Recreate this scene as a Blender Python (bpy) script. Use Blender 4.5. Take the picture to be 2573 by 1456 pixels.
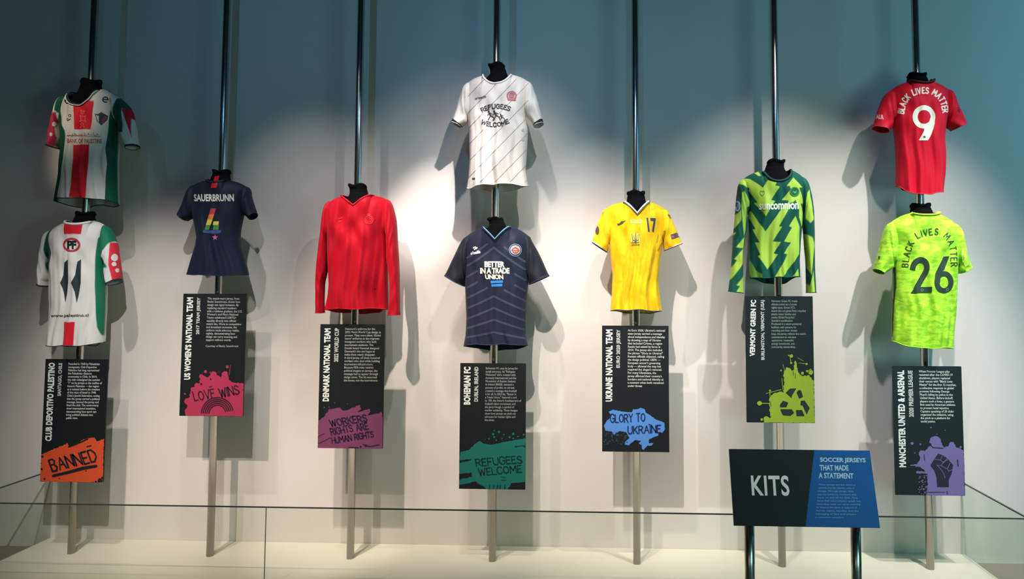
import bpy, bmesh, math, random
import numpy as np
from mathutils import Vector, Matrix, noise
from mathutils.bvhtree import BVHTree
from mathutils.geometry import tessellate_polygon
for o in list(bpy.data.objects): bpy.data.objects.remove(o)
S = bpy.context.scene
C = S.collection
rnd = random.Random(7)
# ------------------------------------------------------------------ camera
F, PPX, PPY, DC, HC = 1850.0, 1426.66, 599.79, 4.40476, 1.62185
YAW, PIT, ROL = -0.04269, 0.06196, 0.00212
def axes():
    cy, sy, cp, sp, cr, sr = math.cos(YAW), math.sin(YAW), math.cos(PIT), math.sin(PIT), math.cos(ROL), math.sin(ROL)
    f = Vector((sy*cp, cy*cp, sp)); r = Vector((cy, -sy, 0)); u = r.cross(f)
    return cr*r+sr*u, -sr*r+cr*u, f
AR, AU, AF = axes()
CO = Vector((0, -DC, HC))
cd = bpy.data.cameras.new('camera'); cam = bpy.data.objects.new('camera', cd); C.objects.link(cam)
cd.sensor_width = 36; cd.lens = F*36/2573; cd.clip_start = .05
cd.shift_x = (1286.5-PPX)/2573; cd.shift_y = (PPY-728)/2573
cam.matrix_world = Matrix(((AR.x, AU.x, -AF.x, CO.x), (AR.y, AU.y, -AF.y, CO.y), (AR.z, AU.z, -AF.z, CO.z), (0, 0, 0, 1)))
S.camera = cam
def ray(px, py):
    return (AF + AR*((px-PPX)/F) - AU*((py-PPY)/F)).normalized()
def at(px, py, Y=0.0):
    d = ray(px, py); t = (Y-CO.y)/d.y
    return CO + d*t
# ------------------------------------------------------------------ world, light, exposure
def lin(c): return tuple(((v/255)/12.92 if v/255 <= .04045 else ((v/255+.055)/1.055)**2.4) for v in c)
w = bpy.data.worlds.new('world'); S.world = w; w.use_nodes = True
w.node_tree.nodes['Background'].inputs[0].default_value = (.10, .20, .30, 1)
w.node_tree.nodes['Background'].inputs[1].default_value = .002
S.view_settings.view_transform = 'Standard'; S.view_settings.look = 'None'
S.view_settings.exposure = 0; S.view_settings.gamma = 1
try: S.view_settings.use_curve_mapping = False
except Exception: pass
def spot(pos, aim, power, deg, blend, col, rad=.03):
    l = bpy.data.lights.new('track_spot', 'SPOT'); l.energy = power; l.spot_size = math.radians(deg); l.spot_blend = blend
    l.color = col; l.shadow_soft_size = rad
    o = bpy.data.objects.new('track_spot', l); C.objects.link(o); o.location = pos
    o.rotation_euler = (Vector(aim)-Vector(pos)).to_track_quat('-Z', 'Y').to_euler()
def area(pos, aim, power, sx, sy, col):
    l = bpy.data.lights.new('wash_and_fill', 'AREA'); l.shape = 'RECTANGLE'; l.size = sx; l.size_y = sy; l.energy = power; l.color = col
    o = bpy.data.objects.new('wash_and_fill', l); C.objects.link(o); o.location = pos
    o.rotation_euler = (Vector(aim)-Vector(pos)).to_track_quat('-Z', 'Y').to_euler()
def wx(px, py=700): return at(px, py, 0).x
WARM = (1, .86, .72); NEU = (1, .93, .86); COOL = (.80, .90, 1.0)
YW = .24968
def aimw(px, py): return at(px, py, YW)
#LIGHTS
spot((wx(300), -2.6, 4.2), aimw(235, 380), 200, 12, 1, (1.000, 0.860, 0.700))
spot((wx(1250), -2.6, 4.2), aimw(1620, 900), 506, 30, 1, (0.970, 0.955, 1.000))
spot((wx(1250), -2.6, 4.2), aimw(1560, 1050), 307, 34, 1, (1.000, 0.873, 0.770))
spot((wx(1700), -1.75, 4.2), aimw(1700, 600), 9, 22, 1, (0.970, 0.955, 1.000))
spot((wx(1700), -1.75, 4.2), aimw(1480, 560), 157, 18, 1, (0.970, 0.955, 1.000))
spot((wx(1235), -1.2, 4.2), aimw(1250, 900), 149, 44, 1, (0.970, 0.955, 1.000))
spot((wx(1640), -2.2, 4.2), aimw(1150, 560), 176, 34, 1, (0.970, 0.955, 1.000))
spot((wx(1640), -2.2, 4.2), aimw(1085, 535), 800, 11, 1, (1.000, 0.965, 0.980))
spot((wx(2500), -1.75, 4.2), aimw(2150, 1000), 500, 44, 1, (0.970, 0.955, 1.000))
spot((wx(2060), -1.2, 4.2), aimw(1880, 1180), 330, 52, 1, (0.970, 0.955, 1.000))
spot((wx(400), -1.85, 4.2), aimw(380, 1150), 271, 32, 1, (0.970, 0.955, 1.000))
spot((wx(960), -3.15, 4.2), aimw(560, 850), 8, 26, 1, (0.970, 0.955, 1.000))
spot((wx(960), -3.15, 4.2), aimw(380, 1000), 473, 28, 1, (0.970, 0.955, 1.000))
spot((wx(720), -1.2, 4.2), aimw(800, 950), 141, 44, 1, (0.970, 0.955, 1.000))
spot((wx(700), -1.6, 4.2), aimw(840, 1440), 270, 15, .8, (0.970, 0.955, 1.000))
spot((wx(3000), -1.75, 4.2), aimw(2640, 1050), 87, 24, 1, (0.970, 0.955, 1.000))
spot((wx(1150), -1.9, 4.2), aimw(1430, 1000), 407, 30, 1, (1.000, 0.917, 0.873))
spot((wx(820), -1.9, 4.2), aimw(1020, 1000), 693, 30, 1, (1.000, 0.886, 0.800))
spot((wx(100), -2.6, 4.2), aimw(40, 900), 30, 44, 1, (0.970, 0.955, 1.000))
spot((wx(2400), -1.3, 4.2), aimw(2380, 1300), 474, 28, 1, (0.970, 0.955, 1.000))
spot((wx(500), -3.0, 4.2), aimw(600, 1450), 562, 30, 1, (1.000, 0.870, 0.764))
spot((wx(2500), -1.75, 4.2), aimw(2020, 560), 170, 24, 1, (0.000, 0.000, 0.000))
spot((wx(2600), -2.2, 4.2), aimw(2500, 1350), 120, 20, 1, (0.970, 0.955, 1.000))
spot((wx(100), -3.0, 4.3), aimw(100, 60), 17, 62, 1, (0.120, 0.500, 1.000))
spot((wx(900), -3.0, 4.3), aimw(900, 60), 54, 62, 1, (0.120, 0.500, 1.000))
spot((wx(1700), -3.0, 4.3), aimw(1700, 60), 36, 62, 1, (0.120, 0.500, 1.000))
spot((wx(1400), -3.0, 4.3), aimw(1400, 330), 37, 44, 1, (0.120, 0.500, 1.000))
area((4.6, -1.2, 3.2), (2.6, .25, 2.0), 37, 1, 2, (0.120, 0.550, 1.000))
area((0, -5.6, 1.0), (0, .25, .3), 9, 6, 1.0, (0.920, 1.000, 0.840))  # added low fill behind the camera, lifts the shadows on the lower wall
area((3.6, -5.0, 1.2), (2.4, .25, .8), 46, 2, 1.4, (0.353, 1.000, 1.000))  # added teal fill behind the camera, brightens the lower right side
#END
# ------------------------------------------------------------------ materials
def mat(name, col, rough=.7, metal=0, spec=.3, nscale=0, namt=0, bump=0, bscale=200, sheen=0, col2=None):
    m = bpy.data.materials.new(name); m.use_nodes = True; nt = m.node_tree; b = nt.nodes['Principled BSDF']
    c = lin(col)
    b.inputs['Base Color'].default_value = (*c, 1); b.inputs['Roughness'].default_value = rough
    b.inputs['Metallic'].default_value = metal; b.inputs['Specular IOR Level'].default_value = spec
    if sheen: b.inputs['Sheen Weight'].default_value = sheen
    tc = nt.nodes.new('ShaderNodeTexCoord')
    if nscale:
        n = nt.nodes.new('ShaderNodeTexNoise'); n.inputs['Scale'].default_value = nscale; n.inputs['Detail'].default_value = 5
        r = nt.nodes.new('ShaderNodeMix'); r.data_type = 'RGBA'
        nt.links.new(tc.outputs['Object'], n.inputs['Vector']); nt.links.new(n.outputs['Fac'], r.inputs[0])
        c2 = lin(col2) if col2 else tuple(v*(1-namt) for v in c)
        r.inputs[6].default_value = (*c, 1) if col2 else (*[min(1, v*(1+namt)) for v in c], 1); r.inputs[7].default_value = (*c2, 1)
        nt.links.new(r.outputs[2], b.inputs['Base Color'])
    if bump:
        n2 = nt.nodes.new('ShaderNodeTexNoise'); n2.inputs['Scale'].default_value = bscale; n2.inputs['Detail'].default_value = 3
        bp = nt.nodes.new('ShaderNodeBump'); bp.inputs['Strength'].default_value = bump; bp.inputs['Distance'].default_value = .002
        nt.links.new(tc.outputs['Object'], n2.inputs['Vector']); nt.links.new(n2.outputs['Fac'], bp.inputs['Height']); nt.links.new(bp.outputs[0], b.inputs['Normal'])
    return m
def cloth_mat(name, mode='attr', cols=None, rough=.62):
    m = mat(name, (200, 200, 200), rough, bump=.2, bscale=500, sheen=.03, spec=.18)
    nt = m.node_tree; b = nt.nodes['Principled BSDF']; L = nt.links.new
    at_ = nt.nodes.new('ShaderNodeAttribute'); at_.attribute_name = 'Col'
    if mode == 'attr': L(at_.outputs['Color'], b.inputs['Base Color'])
    else:
        tc = nt.nodes.new('ShaderNodeTexCoord'); mp = nt.nodes.new('ShaderNodeMapping'); mp.inputs['Scale'].default_value = cols[2]
        n = nt.nodes.new('ShaderNodeTexNoise'); n.inputs['Scale'].default_value = cols[3]; n.inputs['Detail'].default_value = 6; n.inputs['Distortion'].default_value = .6
        cr = nt.nodes.new('ShaderNodeValToRGB'); cr.color_ramp.elements[0].position = .40; cr.color_ramp.elements[1].position = .60
        cr.color_ramp.elements[0].color = (*lin(cols[0]), 1); cr.color_ramp.elements[1].color = (*lin(cols[1]), 1)
        mu = nt.nodes.new('ShaderNodeMix'); mu.data_type = 'RGBA'; mu.blend_type = 'MULTIPLY'; mu.inputs[0].default_value = 1
        L(tc.outputs['Object'], mp.inputs['Vector']); L(mp.outputs[0], n.inputs['Vector']); L(n.outputs['Fac'], cr.inputs[0])
        L(cr.outputs[0], mu.inputs[6]); L(at_.outputs['Color'], mu.inputs[7]); L(mu.outputs[2], b.inputs['Base Color'])
    return m
_fm = {}
def flat(col, rough=.6):
    if (col, rough) not in _fm: _fm[(col, rough)] = mat('print_%d_%d_%d' % col, col, rough, nscale=60, namt=.06)
    return _fm[(col, rough)]
M_wall = mat('painted_wall', (212, 203, 191), .75, nscale=3, namt=.02, bump=.12, bscale=90)
M_plat = mat('platform_paint', (205, 198, 176), .32, nscale=2, namt=.03, bump=.05, bscale=60, spec=.4)
M_floor = mat('gallery_floor', (122, 112, 100), .5, nscale=6, namt=.08)
M_ceil = mat('dark_ceiling', (62, 64, 66), .9, nscale=4, namt=.1)
M_room = mat('gallery_wall_paint', (112, 106, 98), .8, nscale=4, namt=.05)
M_chrome = mat('brushed_steel', (192, 188, 180), .24, metal=1, nscale=30, namt=.05)
M_black = mat('black_jersey_fabric', (9, 9, 10), .9, nscale=40, namt=.2, bump=.3, bscale=300, spec=.1)
M_board = mat('charcoal_board', (24, 27, 28), .5, nscale=50, namt=.06)
M_edge = mat('glass_edge', (58, 66, 62), .25, nscale=5, namt=.05)
def glass():
    m = bpy.data.materials.new('clear_glass'); m.use_nodes = True; nt = m.node_tree; nt.nodes.clear()
    o = nt.nodes.new('ShaderNodeOutputMaterial'); t = nt.nodes.new('ShaderNodeBsdfTransparent'); g = nt.nodes.new('ShaderNodeBsdfGlossy')
    f = nt.nodes.new('ShaderNodeFresnel'); f.inputs[0].default_value = 1.45; x = nt.nodes.new('ShaderNodeMixShader')
    t.inputs[0].default_value = (.94, .962, .935, 1); g.inputs['Roughness'].default_value = .02
    gm = nt.nodes.new('ShaderNodeNewGeometry'); mm = nt.nodes.new('ShaderNodeMath'); mm.operation = 'SUBTRACT'; mm.use_clamp = True
    nt.links.new(f.outputs[0], mm.inputs[0]); nt.links.new(gm.outputs['Backfacing'], mm.inputs[1]); nt.links.new(mm.outputs[0], x.inputs[0]); nt.links.new(t.outputs[0], x.inputs[1]); nt.links.new(g.outputs[0], x.inputs[2]); nt.links.new(x.outputs[0], o.inputs[0])
    return m
M_glass = glass()
# ------------------------------------------------------------------ object helpers
def link(o, parent=None):
    C.objects.link(o)
    if parent: o.parent = parent
    return o
def thing(name, label, cat, loc, group=None):
    o = bpy.data.objects.new(name, None); o.location = loc; o['label'] = label; o['category'] = cat
    if group: o['group'] = group
    o.empty_display_size = .05
    return link(o)
def mesh(name, vs, fs, m, parent=None, smooth=False, cols=None):
    me = bpy.data.meshes.new(name); me.from_pydata([tuple(v) for v in vs], [], fs); me.update()
    if smooth: me.polygons.foreach_set('use_smooth', [True]*len(me.polygons))
    if m: me.materials.append(m)
    if cols is not None:
        a = me.color_attributes.new('Col', 'FLOAT_COLOR', 'POINT'); a.data.foreach_set('color', np.asarray(cols, np.float32).ravel())
    return link(bpy.data.objects.new(name, me), parent)
def box(name, a, b, m, parent=None, bev=0):
    bm = bmesh.new(); bmesh.ops.create_cube(bm, size=1)
    for v in bm.verts: v.co = Vector([(a[i]+b[i])/2+v.co[i]*(b[i]-a[i]) for i in range(3)])
    if bev: bmesh.ops.bevel(bm, geom=bm.edges[:], offset=bev, segments=2, affect='EDGES')
    me = bpy.data.meshes.new(name); bm.to_mesh(me); bm.free(); me.materials.append(m)
    return link(bpy.data.objects.new(name, me), parent)
def lathe(name, prof, m, parent=None, n=32, sy=1, cx=0, cy=0, cap=True):
    vs, fs = [], []
    for r, z in prof:
        for k in range(n):
            a = 2*math.pi*k/n; vs.append((cx+r*math.cos(a), cy+r*sy*math.sin(a), z))
    for i in range(len(prof)-1):
        for k in range(n): fs.append((i*n+k, i*n+(k+1) % n, (i+1)*n+(k+1) % n, (i+1)*n+k))
    if cap: fs += [tuple(range(n))[::-1], tuple((len(prof)-1)*n+k for k in range(n))]
    return mesh(name, vs, fs, m, parent, True)
def tube(name, pts, r, m, parent=None, n=8, closed=False, flatz=1.0):
    P_ = [Vector(p) for p in pts]; vs, fs = [], []; N = len(P_)
    for i, p in enumerate(P_):
        t = (P_[(i+1) % N]-P_[i-1]) if closed else (P_[min(i+1, N-1)]-P_[max(i-1, 0)])
        t.normalize(); a = t.cross(Vector((0, 1, 0)))
        if a.length < .05: a = t.cross(Vector((0, 0, 1)))
        a.normalize(); b = t.cross(a).normalized()
        for k in range(n):
            q = 2*math.pi*k/n; vs.append(p+a*r*flatz*math.cos(q)+b*r*math.sin(q))
    for i in range(N if closed else N-1):
        j = (i+1) % N
        for k in range(n): fs.append((i*n+k, i*n+(k+1) % n, j*n+(k+1) % n, j*n+k))
    return mesh(name, vs, fs, m, parent, True)
# ------------------------------------------------------------------ flat shapes (2-D): text, strokes, polygons
_tc = {}
def text2d(s, bold=0.0, space=1.0):
    k = (s, bold, space)
    if k in _tc: return _tc[k]
    cu = bpy.data.curves.new('t', 'FONT'); cu.body = s; cu.size = 1; cu.resolution_u = 6 if len(s) < 6 else 3 if len(s) < 20 else 2; cu.offset = bold; cu.space_character = space
    ob = bpy.data.objects.new('t', cu); C.objects.link(ob); dg = bpy.context.evaluated_depsgraph_get()
    me = bpy.data.meshes.new_from_object(ob.evaluated_get(dg))
    vs = np.array([v.co[:2] for v in me.vertices]) if len(me.vertices) else np.zeros((1, 2)); fs = [tuple(p.vertices) for p in me.polygons]
    bpy.data.objects.remove(ob); bpy.data.meshes.remove(me); bpy.data.curves.remove(cu)
    _tc[k] = (vs, fs); return _tc[k]
class Flat:
    def __init__(s): s.v = []; s.f = []; s.k = []; s.n = 0
    def add(s, vs, fs):
        o = len(s.v); s.v += [tuple(map(float, p)) for p in vs]; s.f += [tuple(i+o for i in f) for f in fs]; s.k += [(s.n % 50)*1.6e-5]*len(vs); s.n += 1; return s
    def poly(s, pts):
        pts = [Vector((p[0], p[1], 0)) for p in pts]
        if len(pts) > 4 or True:
            fs = tessellate_polygon([pts]); s.add([(p.x, p.y) for p in pts], fs)
        return s
    def blob(s, x, y, r, n=10, ry=None):
        return s.poly([(x+r*rnd.uniform(.85, 1.1)*math.cos(2*math.pi*k/n), y+(ry or r)*rnd.uniform(.85, 1.1)*math.sin(2*math.pi*k/n)) for k in range(n)])
    def ellipse(s, x, y, rx, ry, n=28): return s.poly([(x+rx*math.cos(2*math.pi*k/n), y+ry*math.sin(2*math.pi*k/n)) for k in range(n)])
    def ring(s, x, y, rx, ry, t, n=36, a0=0, a1=2*math.pi):
        full = abs(a1-a0-2*math.pi) < 1e-6
        vs = []
        for k in range(n+1):
            a = a0+(a1-a0)*k/n; vs += [(x+rx*math.cos(a), y+ry*math.sin(a)), (x+(rx-t)*math.cos(a), y+(ry-t)*math.sin(a))]
        return s.add(vs, [(2*k, 2*k+1, 2*k+3, 2*k+2) for k in range(n)])
    def text(s, t, BL, BR, TL, bold=0.0, space=1.0):      # bounding box of the lettering laid on the parallelogram
        vs, fs = text2d(t, bold, space)
        a, b = vs.min(0), vs.max(0); q = (vs-a)/np.maximum(b-a, 1e-6)
        BL, BR, TL = map(np.array, (BL, BR, TL))
        return s.add(BL+q[:, :1]*(BR-BL)+q[:, 1:]*(TL-BL), fs)
    def line(s, t, x, y, ex, ey, slope=0, shear=0, bold=0.0):   # a line of text with a given em size
        vs, fs = text2d(t, bold)
        return s.add([(x+p[0]*ex+p[1]*shear*ey, y-p[1]*ey+p[0]*ex*slope) for p in vs], fs)
    def stroke(s, pts, wd, cap=True, jit=0):
        q = [np.array(p, float) for p in pts]; q = [q[0]]+[b for a, b in zip(q, q[1:]) if np.hypot(*(b-a)) > 1e-6]
        if len(q) < 2: return s
        d = [(b-a)/np.hypot(*(b-a)) for a, b in zip(q, q[1:])]; nn = [np.array([-v[1], v[0]]) for v in d]; vs, fs = [], []; runs = [0]
        def pair(p, n, k): vs.extend([p+n*k, p-n*k])
        for i, p in enumerate(q):
            k = wd/2*(1+jit*rnd.uniform(-.35, .35))
            if i == 0: pair(p, nn[0], k)
            elif i == len(q)-1: pair(p, nn[-1], k); fs.append(len(vs))
            else:
                c = float(nn[i-1] @ nn[i])
                if c > .1:
                    m = nn[i-1]+nn[i]; m = m/np.hypot(*m); pair(p, m, k/max(m @ nn[i], .7)); fs.append(len(vs))
                else:
                    pair(p, nn[i-1], k); fs.append(len(vs)); pair(p, nn[i], k)
                    if cap: s.ellipse(p[0], p[1], k*.97, k*.97, 8)
        s.add(vs, [(e-4, e-3, e-1, e-2) for e in fs])
        if cap:
            for p in (q[0], q[-1]): s.ellipse(p[0], p[1], wd/2*.97, wd/2*.97, 8)
        return s
GL = {'A': (.8, [[(0, 0), (.5, 1), (1, 0)], [(.2, .36), (.8, .36)]]), 'B': (.7, [[(0, 0), (0, 1), (.65, 1), (.9, .8), (.65, .55), (0, .55)], [(.65, .55), (1, .3), (.7, 0), (0, 0)]]),
 'C': (.75, [[(1, .8), (.7, 1), (.3, 1), (0, .7), (0, .3), (.3, 0), (.7, 0), (1, .2)]]), 'D': (.75, [[(0, 0), (0, 1), (.55, 1), (1, .65), (1, .35), (.55, 0), (0, 0)]]),
 'E': (.6, [[(1, 1), (0, 1), (0, 0), (1, 0)], [(0, .52), (.8, .52)]]), 'F': (.6, [[(1, 1), (0, 1), (0, 0)], [(0, .52), (.8, .52)]]),
 'G': (.78, [[(1, .8), (.7, 1), (.3, 1), (0, .7), (0, .3), (.3, 0), (.75, 0), (1, .2), (1, .48), (.6, .48)]]), 'H': (.72, [[(0, 0), (0, 1)], [(1, 0), (1, 1)], [(0, .5), (1, .5)]]),
 'I': (.02, [[(.5, 0), (.5, 1)]]), 'K': (.7, [[(0, 0), (0, 1)], [(.95, 1), (0, .42)], [(.3, .58), (1, 0)]]), 'L': (.58, [[(0, 1), (0, 0), (1, 0)]]),
 'M': (.95, [[(0, 0), (.08, 1), (.5, .35), (.92, 1), (1, 0)]]), 'N': (.75, [[(0, 0), (0, 1), (1, 0), (1, 1)]]), 'O': (.82, [[(.5, 1), (.15, .85), (0, .5), (.15, .15), (.5, 0), (.85, .15), (1, .5), (.85, .85), (.5, 1)]]),
 'R': (.72, [[(0, 0), (0, 1), (.65, 1), (.95, .77), (.65, .5), (0, .5)], [(.45, .5), (1, 0)]]), 'S': (.68, [[(.95, .85), (.6, 1), (.2, .95), (.03, .75), (.25, .56), (.8, .44), (1, .22), (.7, .02), (.25, 0), (0, .15)]]),
 'T': (.7, [[(0, 1), (1, 1)], [(.5, 1), (.5, 0)]]), 'U': (.74, [[(0, 1), (0, .3), (.25, 0), (.75, 0), (1, .3), (1, 1)]]), 'V': (.75, [[(0, 1), (.5, 0), (1, 1)]]),
 'W': (1.05, [[(0, 1), (.26, 0), (.5, .8), (.74, 0), (1, 1)]]), 'Y': (.72, [[(0, 1), (.5, .5), (1, 1)], [(.5, .5), (.5, 0)]]), ' ': (.35, [])}
def hand(fl, s, BL, BR, TL, wd, gap=.22, jit=.6, wob=.04):
    tot = sum(GL[c][0]+gap for c in s)-gap; x = 0
    BL, BR, TL = map(lambda p: np.array(p, float), (BL, BR, TL))
    for c in s:
        gw, st = GL[c]
        dy = rnd.uniform(-wob, wob)
        for pl in st:
            fl.stroke([BL+(BR-BL)*((x+p[0]*gw)/tot)+(TL-BL)*(p[1]+dy+rnd.uniform(-wob, wob)*.6) for p in pl], wd, jit=jit)
        x += gw+gap
def arc_hand(fl, s, path, h, wd, gap=.3, serif=0, hscale=1.0):
    path = np.array(path, float); seg = np.hypot(*(path[1:]-path[:-1]).T); cum = np.r_[0, np.cumsum(seg)]; Ltot = cum[-1]
    tot = sum(GL[c][0]+gap for c in s)-gap; k = Ltot/tot; x = 0
    def pos(d): return np.array([np.interp(d, cum, path[:, 0]), np.interp(d, cum, path[:, 1])])
    for c in s:
        gw, st = GL[c]; a = pos(x*k); b = pos(min((x+max(gw, .1))*k, Ltot)); mid = pos((x+gw/2)*k)
        t = b-a; t = t/max(np.hypot(*t), 1e-6); n = np.array([t[1], -t[0]])
        for pl in st:
            q = [mid+t*((p[0]-.5)*gw*k*hscale)+n*(p[1]*h) for p in pl]
            fl.stroke(q, wd)
            if serif:
                for e in (q[0], q[-1]): fl.stroke([e-t*serif, e+t*serif], wd*.7, cap=False)
        x += gw+gap
def rough(poly, amp=4, step=9):
    out = []
    for a, b in zip(poly, poly[1:]+poly[:1]):
        a = np.array(a, float); b = np.array(b, float); L = np.hypot(*(b-a)); n = max(1, int(L/step)); nn = np.array([-(b-a)[1], (b-a)[0]])/max(L, 1e-6)
        for k in range(n):
            p = a+(b-a)*k/n
            if k: p = p+nn*rnd.uniform(-amp, amp)
            out.append(tuple(p))
    return out
def smooth_path(pts, n=40):
    pts = [np.array(p, float) for p in pts]; out = []
    for i in range(len(pts)-1):
        p0, p1, p2, p3 = pts[max(i-1, 0)], pts[i], pts[i+1], pts[min(i+2, len(pts)-1)]
        for k in range(n):
            t = k/n; out.append(.5*((2*p1)+(-p0+p2)*t+(2*p0-5*p1+4*p2-p3)*t*t+(-p0+3*p1-3*p2+p3)*t**3))
    out.append(pts[-1]); return out
# ------------------------------------------------------------------ the room
def struct(o): o['kind'] = 'structure'; return o
XL, XR, YG, HG, ZF = -3.50126, 2.2033, -.45397, .42917, -.05328
struct(box('wall_back', (-6.5, YW, ZF-.1), (6.5, YW+.15, 4.7), M_wall))
struct(box('floor', (-6.5, -7, ZF-.12), (6.5, YW, ZF), M_floor))
struct(box('ceiling', (-6.5, -7, 4.6), (6.5, YW+.15, 4.75), M_ceil))
struct(box('wall_left', (-6.65, -7, ZF-.1), (-6.5, YW+.15, 4.7), M_room))
struct(box('wall_right', (6.5, -7, ZF-.1), (6.65, YW+.15, 4.7), M_room))
struct(box('wall_front', (-6.5, -7.15, ZF-.1), (6.5, -7, 4.7), M_room))
pl = box('display_platform', (XL, YG-.03, ZF), (XR, YW, 0), M_plat, bev=.002)
pl['label'] = 'long low cream display platform along the wall, carrying all the steel poles'; pl['category'] = 'platform'
# glass barrier
gb = thing('glass_barrier', 'low clear glass barrier around the front and sides of the cream platform', 'glass barrier', (0, YG, 0))
def pane(a, b, jn=''):
    a = Vector(a)-gb.location; b = Vector(b)-gb.location
    p = box('glass_pane', a, (b[0], b[1], b[2]-.006), M_glass, gb)
    e = box('polished_edge', (a[0], a[1]+.0015, b[2]-.006), (b[0], b[1]-.0015, b[2]), M_edge, p); e['label'] = 'dark polished top edge of the pane'
    return p
GT = .010
xj = at(666, 1380, YG).x
pane((XL, YG-GT/2, .0), (xj-.0015, YG+GT/2, HG)); pane((xj+.0015, YG-GT/2, .0), (XR, YG+GT/2, HG))
pane((XL, YG+GT/2+.002, .0), (XL+GT, YW-.001, HG)); pane((XR-GT, YG+GT/2+.002, .0), (XR, YW-.001, HG))
e = box('joint_edge', (xj-.0008, -GT/2, 0), (xj+.0008, GT/2, HG-.007), mat('joint_silicone', (150, 148, 132), .4), gb)
# ------------------------------------------------------------------ poles
POLX = [-3.1719, -2.32, -1.4721, -.6269, .2187, 1.0542, 1.8918]
pole_lab = ['polished steel pole carrying the two green, white and red shirts at far left', 'polished steel pole holding the small navy fitted shirt with a rainbow numeral',
 'polished steel pole holding the plain red long-sleeved shirt', 'polished steel pole carrying the white pinstriped shirt above the dark navy shirt',
 'polished steel pole holding the yellow shirt', 'polished steel pole holding the zigzag green long-sleeved shirt', 'polished steel pole carrying the red number nine shirt above the lime shirt']
for x, lb in zip(POLX, pole_lab):
    t = thing('steel_pole', lb, 'pole', (x, 0, 0), 'floor to ceiling display poles')
    lathe('pole_tube', [(.0215, .0), (.0215, 4.6)], M_chrome, t, 40)
# ------------------------------------------------------------------ panels
PW, PH, PY = .38998, .73058, -.04
PZ = [.4305, .8289, .6486, .423, .6479, .8235, .4229]
PX = [-3.1616, -2.3192, -1.4728, -.6265, .2116, 1.0491, 1.8861]
ZC = [((137, 55), (820, 60), (775, 1385), (87, 1375)), ((130, 80), (800, 80), (778, 1400), (95, 1395)), ((105, 62), (800, 68), (780, 1408), (78, 1400)),
 ((75, 55), (772, 60), (770, 1422), (60, 1408)), ((100, 60), (808, 62), (820, 1422), (103, 1415)), ((78, 40), (800, 45), (825, 1412), (88, 1398)), ((50, 45), (775, 50), (815, 1402), (85, 1390))]
def panel_map(i):
    TL, TR, BR, BL = ZC[i]
    def f(X, Y):
        u = .5
        for _ in range(3):
            yt = TL[1]+(TR[1]-TL[1])*u; yb = BL[1]+(BR[1]-BL[1])*u; v = (Y-yt)/(yb-yt)
            xl = TL[0]+(BL[0]-TL[0])*v; xr = TR[0]+(BR[0]-TR[0])*v; u = (X-xl)/(xr-xl)
        u = min(max(u, .002), .998); v = min(max(v, .001), .999)
        return ((u-.5)*PW, PH*(1-v))
    return f
PT = .010
def flatobj(name, fl, fm, y, m, parent, label=None):
    vs = [(lambda q: (q[0], y-k, q[1]))(fm(*p)) for p, k in zip(fl.v, fl.k)]
    o = mesh(name, vs, fl.f, m, parent)
    if label: o['label'] = label
    return o
WHT = (222, 222, 210)
DK = (26, 30, 34)
def panel(i, label, title, sub, lines, tbox, sbox, lx, ly, em, lastgap=False, lcol=(170, 170, 160), tail=None):
    t = thing('information_panel', label, 'sign', (PX[i], PY, PZ[i]), 'information panels on the poles')
    box('board', (-PW/2, 0, 0), (PW/2, PT, PH), M_board, t, .0008)
    lathe('mounting_clamp', [(.028, PH*.46), (.028, PH*.54)], M_chrome, t, 20, cx=POLX[i]-PX[i], cy=-PY)
    fm = panel_map(i)
    f = Flat(); f.text(title, *tbox, bold=.045, space=1.06); flatobj('title_lettering', f, fm, -.0009, flat(WHT), t, 'white condensed title lettering')
    f = Flat(); f.text(sub, *sbox, bold=.04, space=1.05); flatobj('subtitle_lettering', f, fm, -.0009, flat((190, 190, 180)), t)
    f = Flat(); (x0, x1), (y0, y1) = lx, ly; n = len(lines)
    wmax = max(text2d(s)[0][:, 0].max() for s in lines); ex = em/wmax
    for k, s in enumerate(lines):
        q = k/(n-1); f.line(s, x0+(x1-x0)*q, y0+(y1-y0)*q, ex, 33, slope=.006, bold=.012)
    if tail: f.line(tail[0], tail[1], tail[2], ex, 31, bold=.006)
    flatobj('paragraph_lettering', f, fm, -.0009, flat(lcol), t)
    return t, fm
P0 = ["Founded in 1920 by Palestinian", "immigrants, Club Deportivo", "Palestino has long represented", "the Palestinian diaspora", "community in Chile. In 2014,", "the club redesigned the number", "\"1\" on its jerseys as the outline of", "historic Palestine \u2014 the region", "as it existed before the creation", "of the state of Israel in 1948.", "Chile's Jewish federation, noting", "that the jersey carried a political", "message, banned the jersey and", "fined the club. The controversy", "drew international attention,", "demonstrating how sport can", "bring political debates into", "public view."]
t, fm = panel(0, 'black information panel with an orange paint splash reading BANNED, under the far left shirts', 'CLUB DEPORTIVO PALESTINO', 'SANTIAGO, CHILE', P0,
 ((213, 942), (245, 95), (140, 940)), ((318, 455), (330, 97), (270, 455)), (390, 368), (118, 703), 375, lcol=(205, 202, 192))
f = Flat().poly(rough([(90, 1095), (150, 1065), (260, 1020), (390, 962), (400, 1000), (470, 985), (545, 935), (600, 910), (680, 902), (705, 945), (782, 915), (775, 1385), (87, 1375)], 6, 12))
flatobj('paint_splash', f, fm, -.0005, flat((206, 76, 40)), t, 'orange brushed paint splash')
f = Flat(); hand(f, 'BANNED', (228, 1270), (716, 1150), (182, 1150), 18)
f.stroke([(235, 1312), (400, 1275), (560, 1232), (700, 1208)], 30, jit=.8); f.stroke([(400, 1003), (540, 950), (610, 915)], 14, jit=.9); f.stroke([(600, 1000), (645, 990)], 12)
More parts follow.
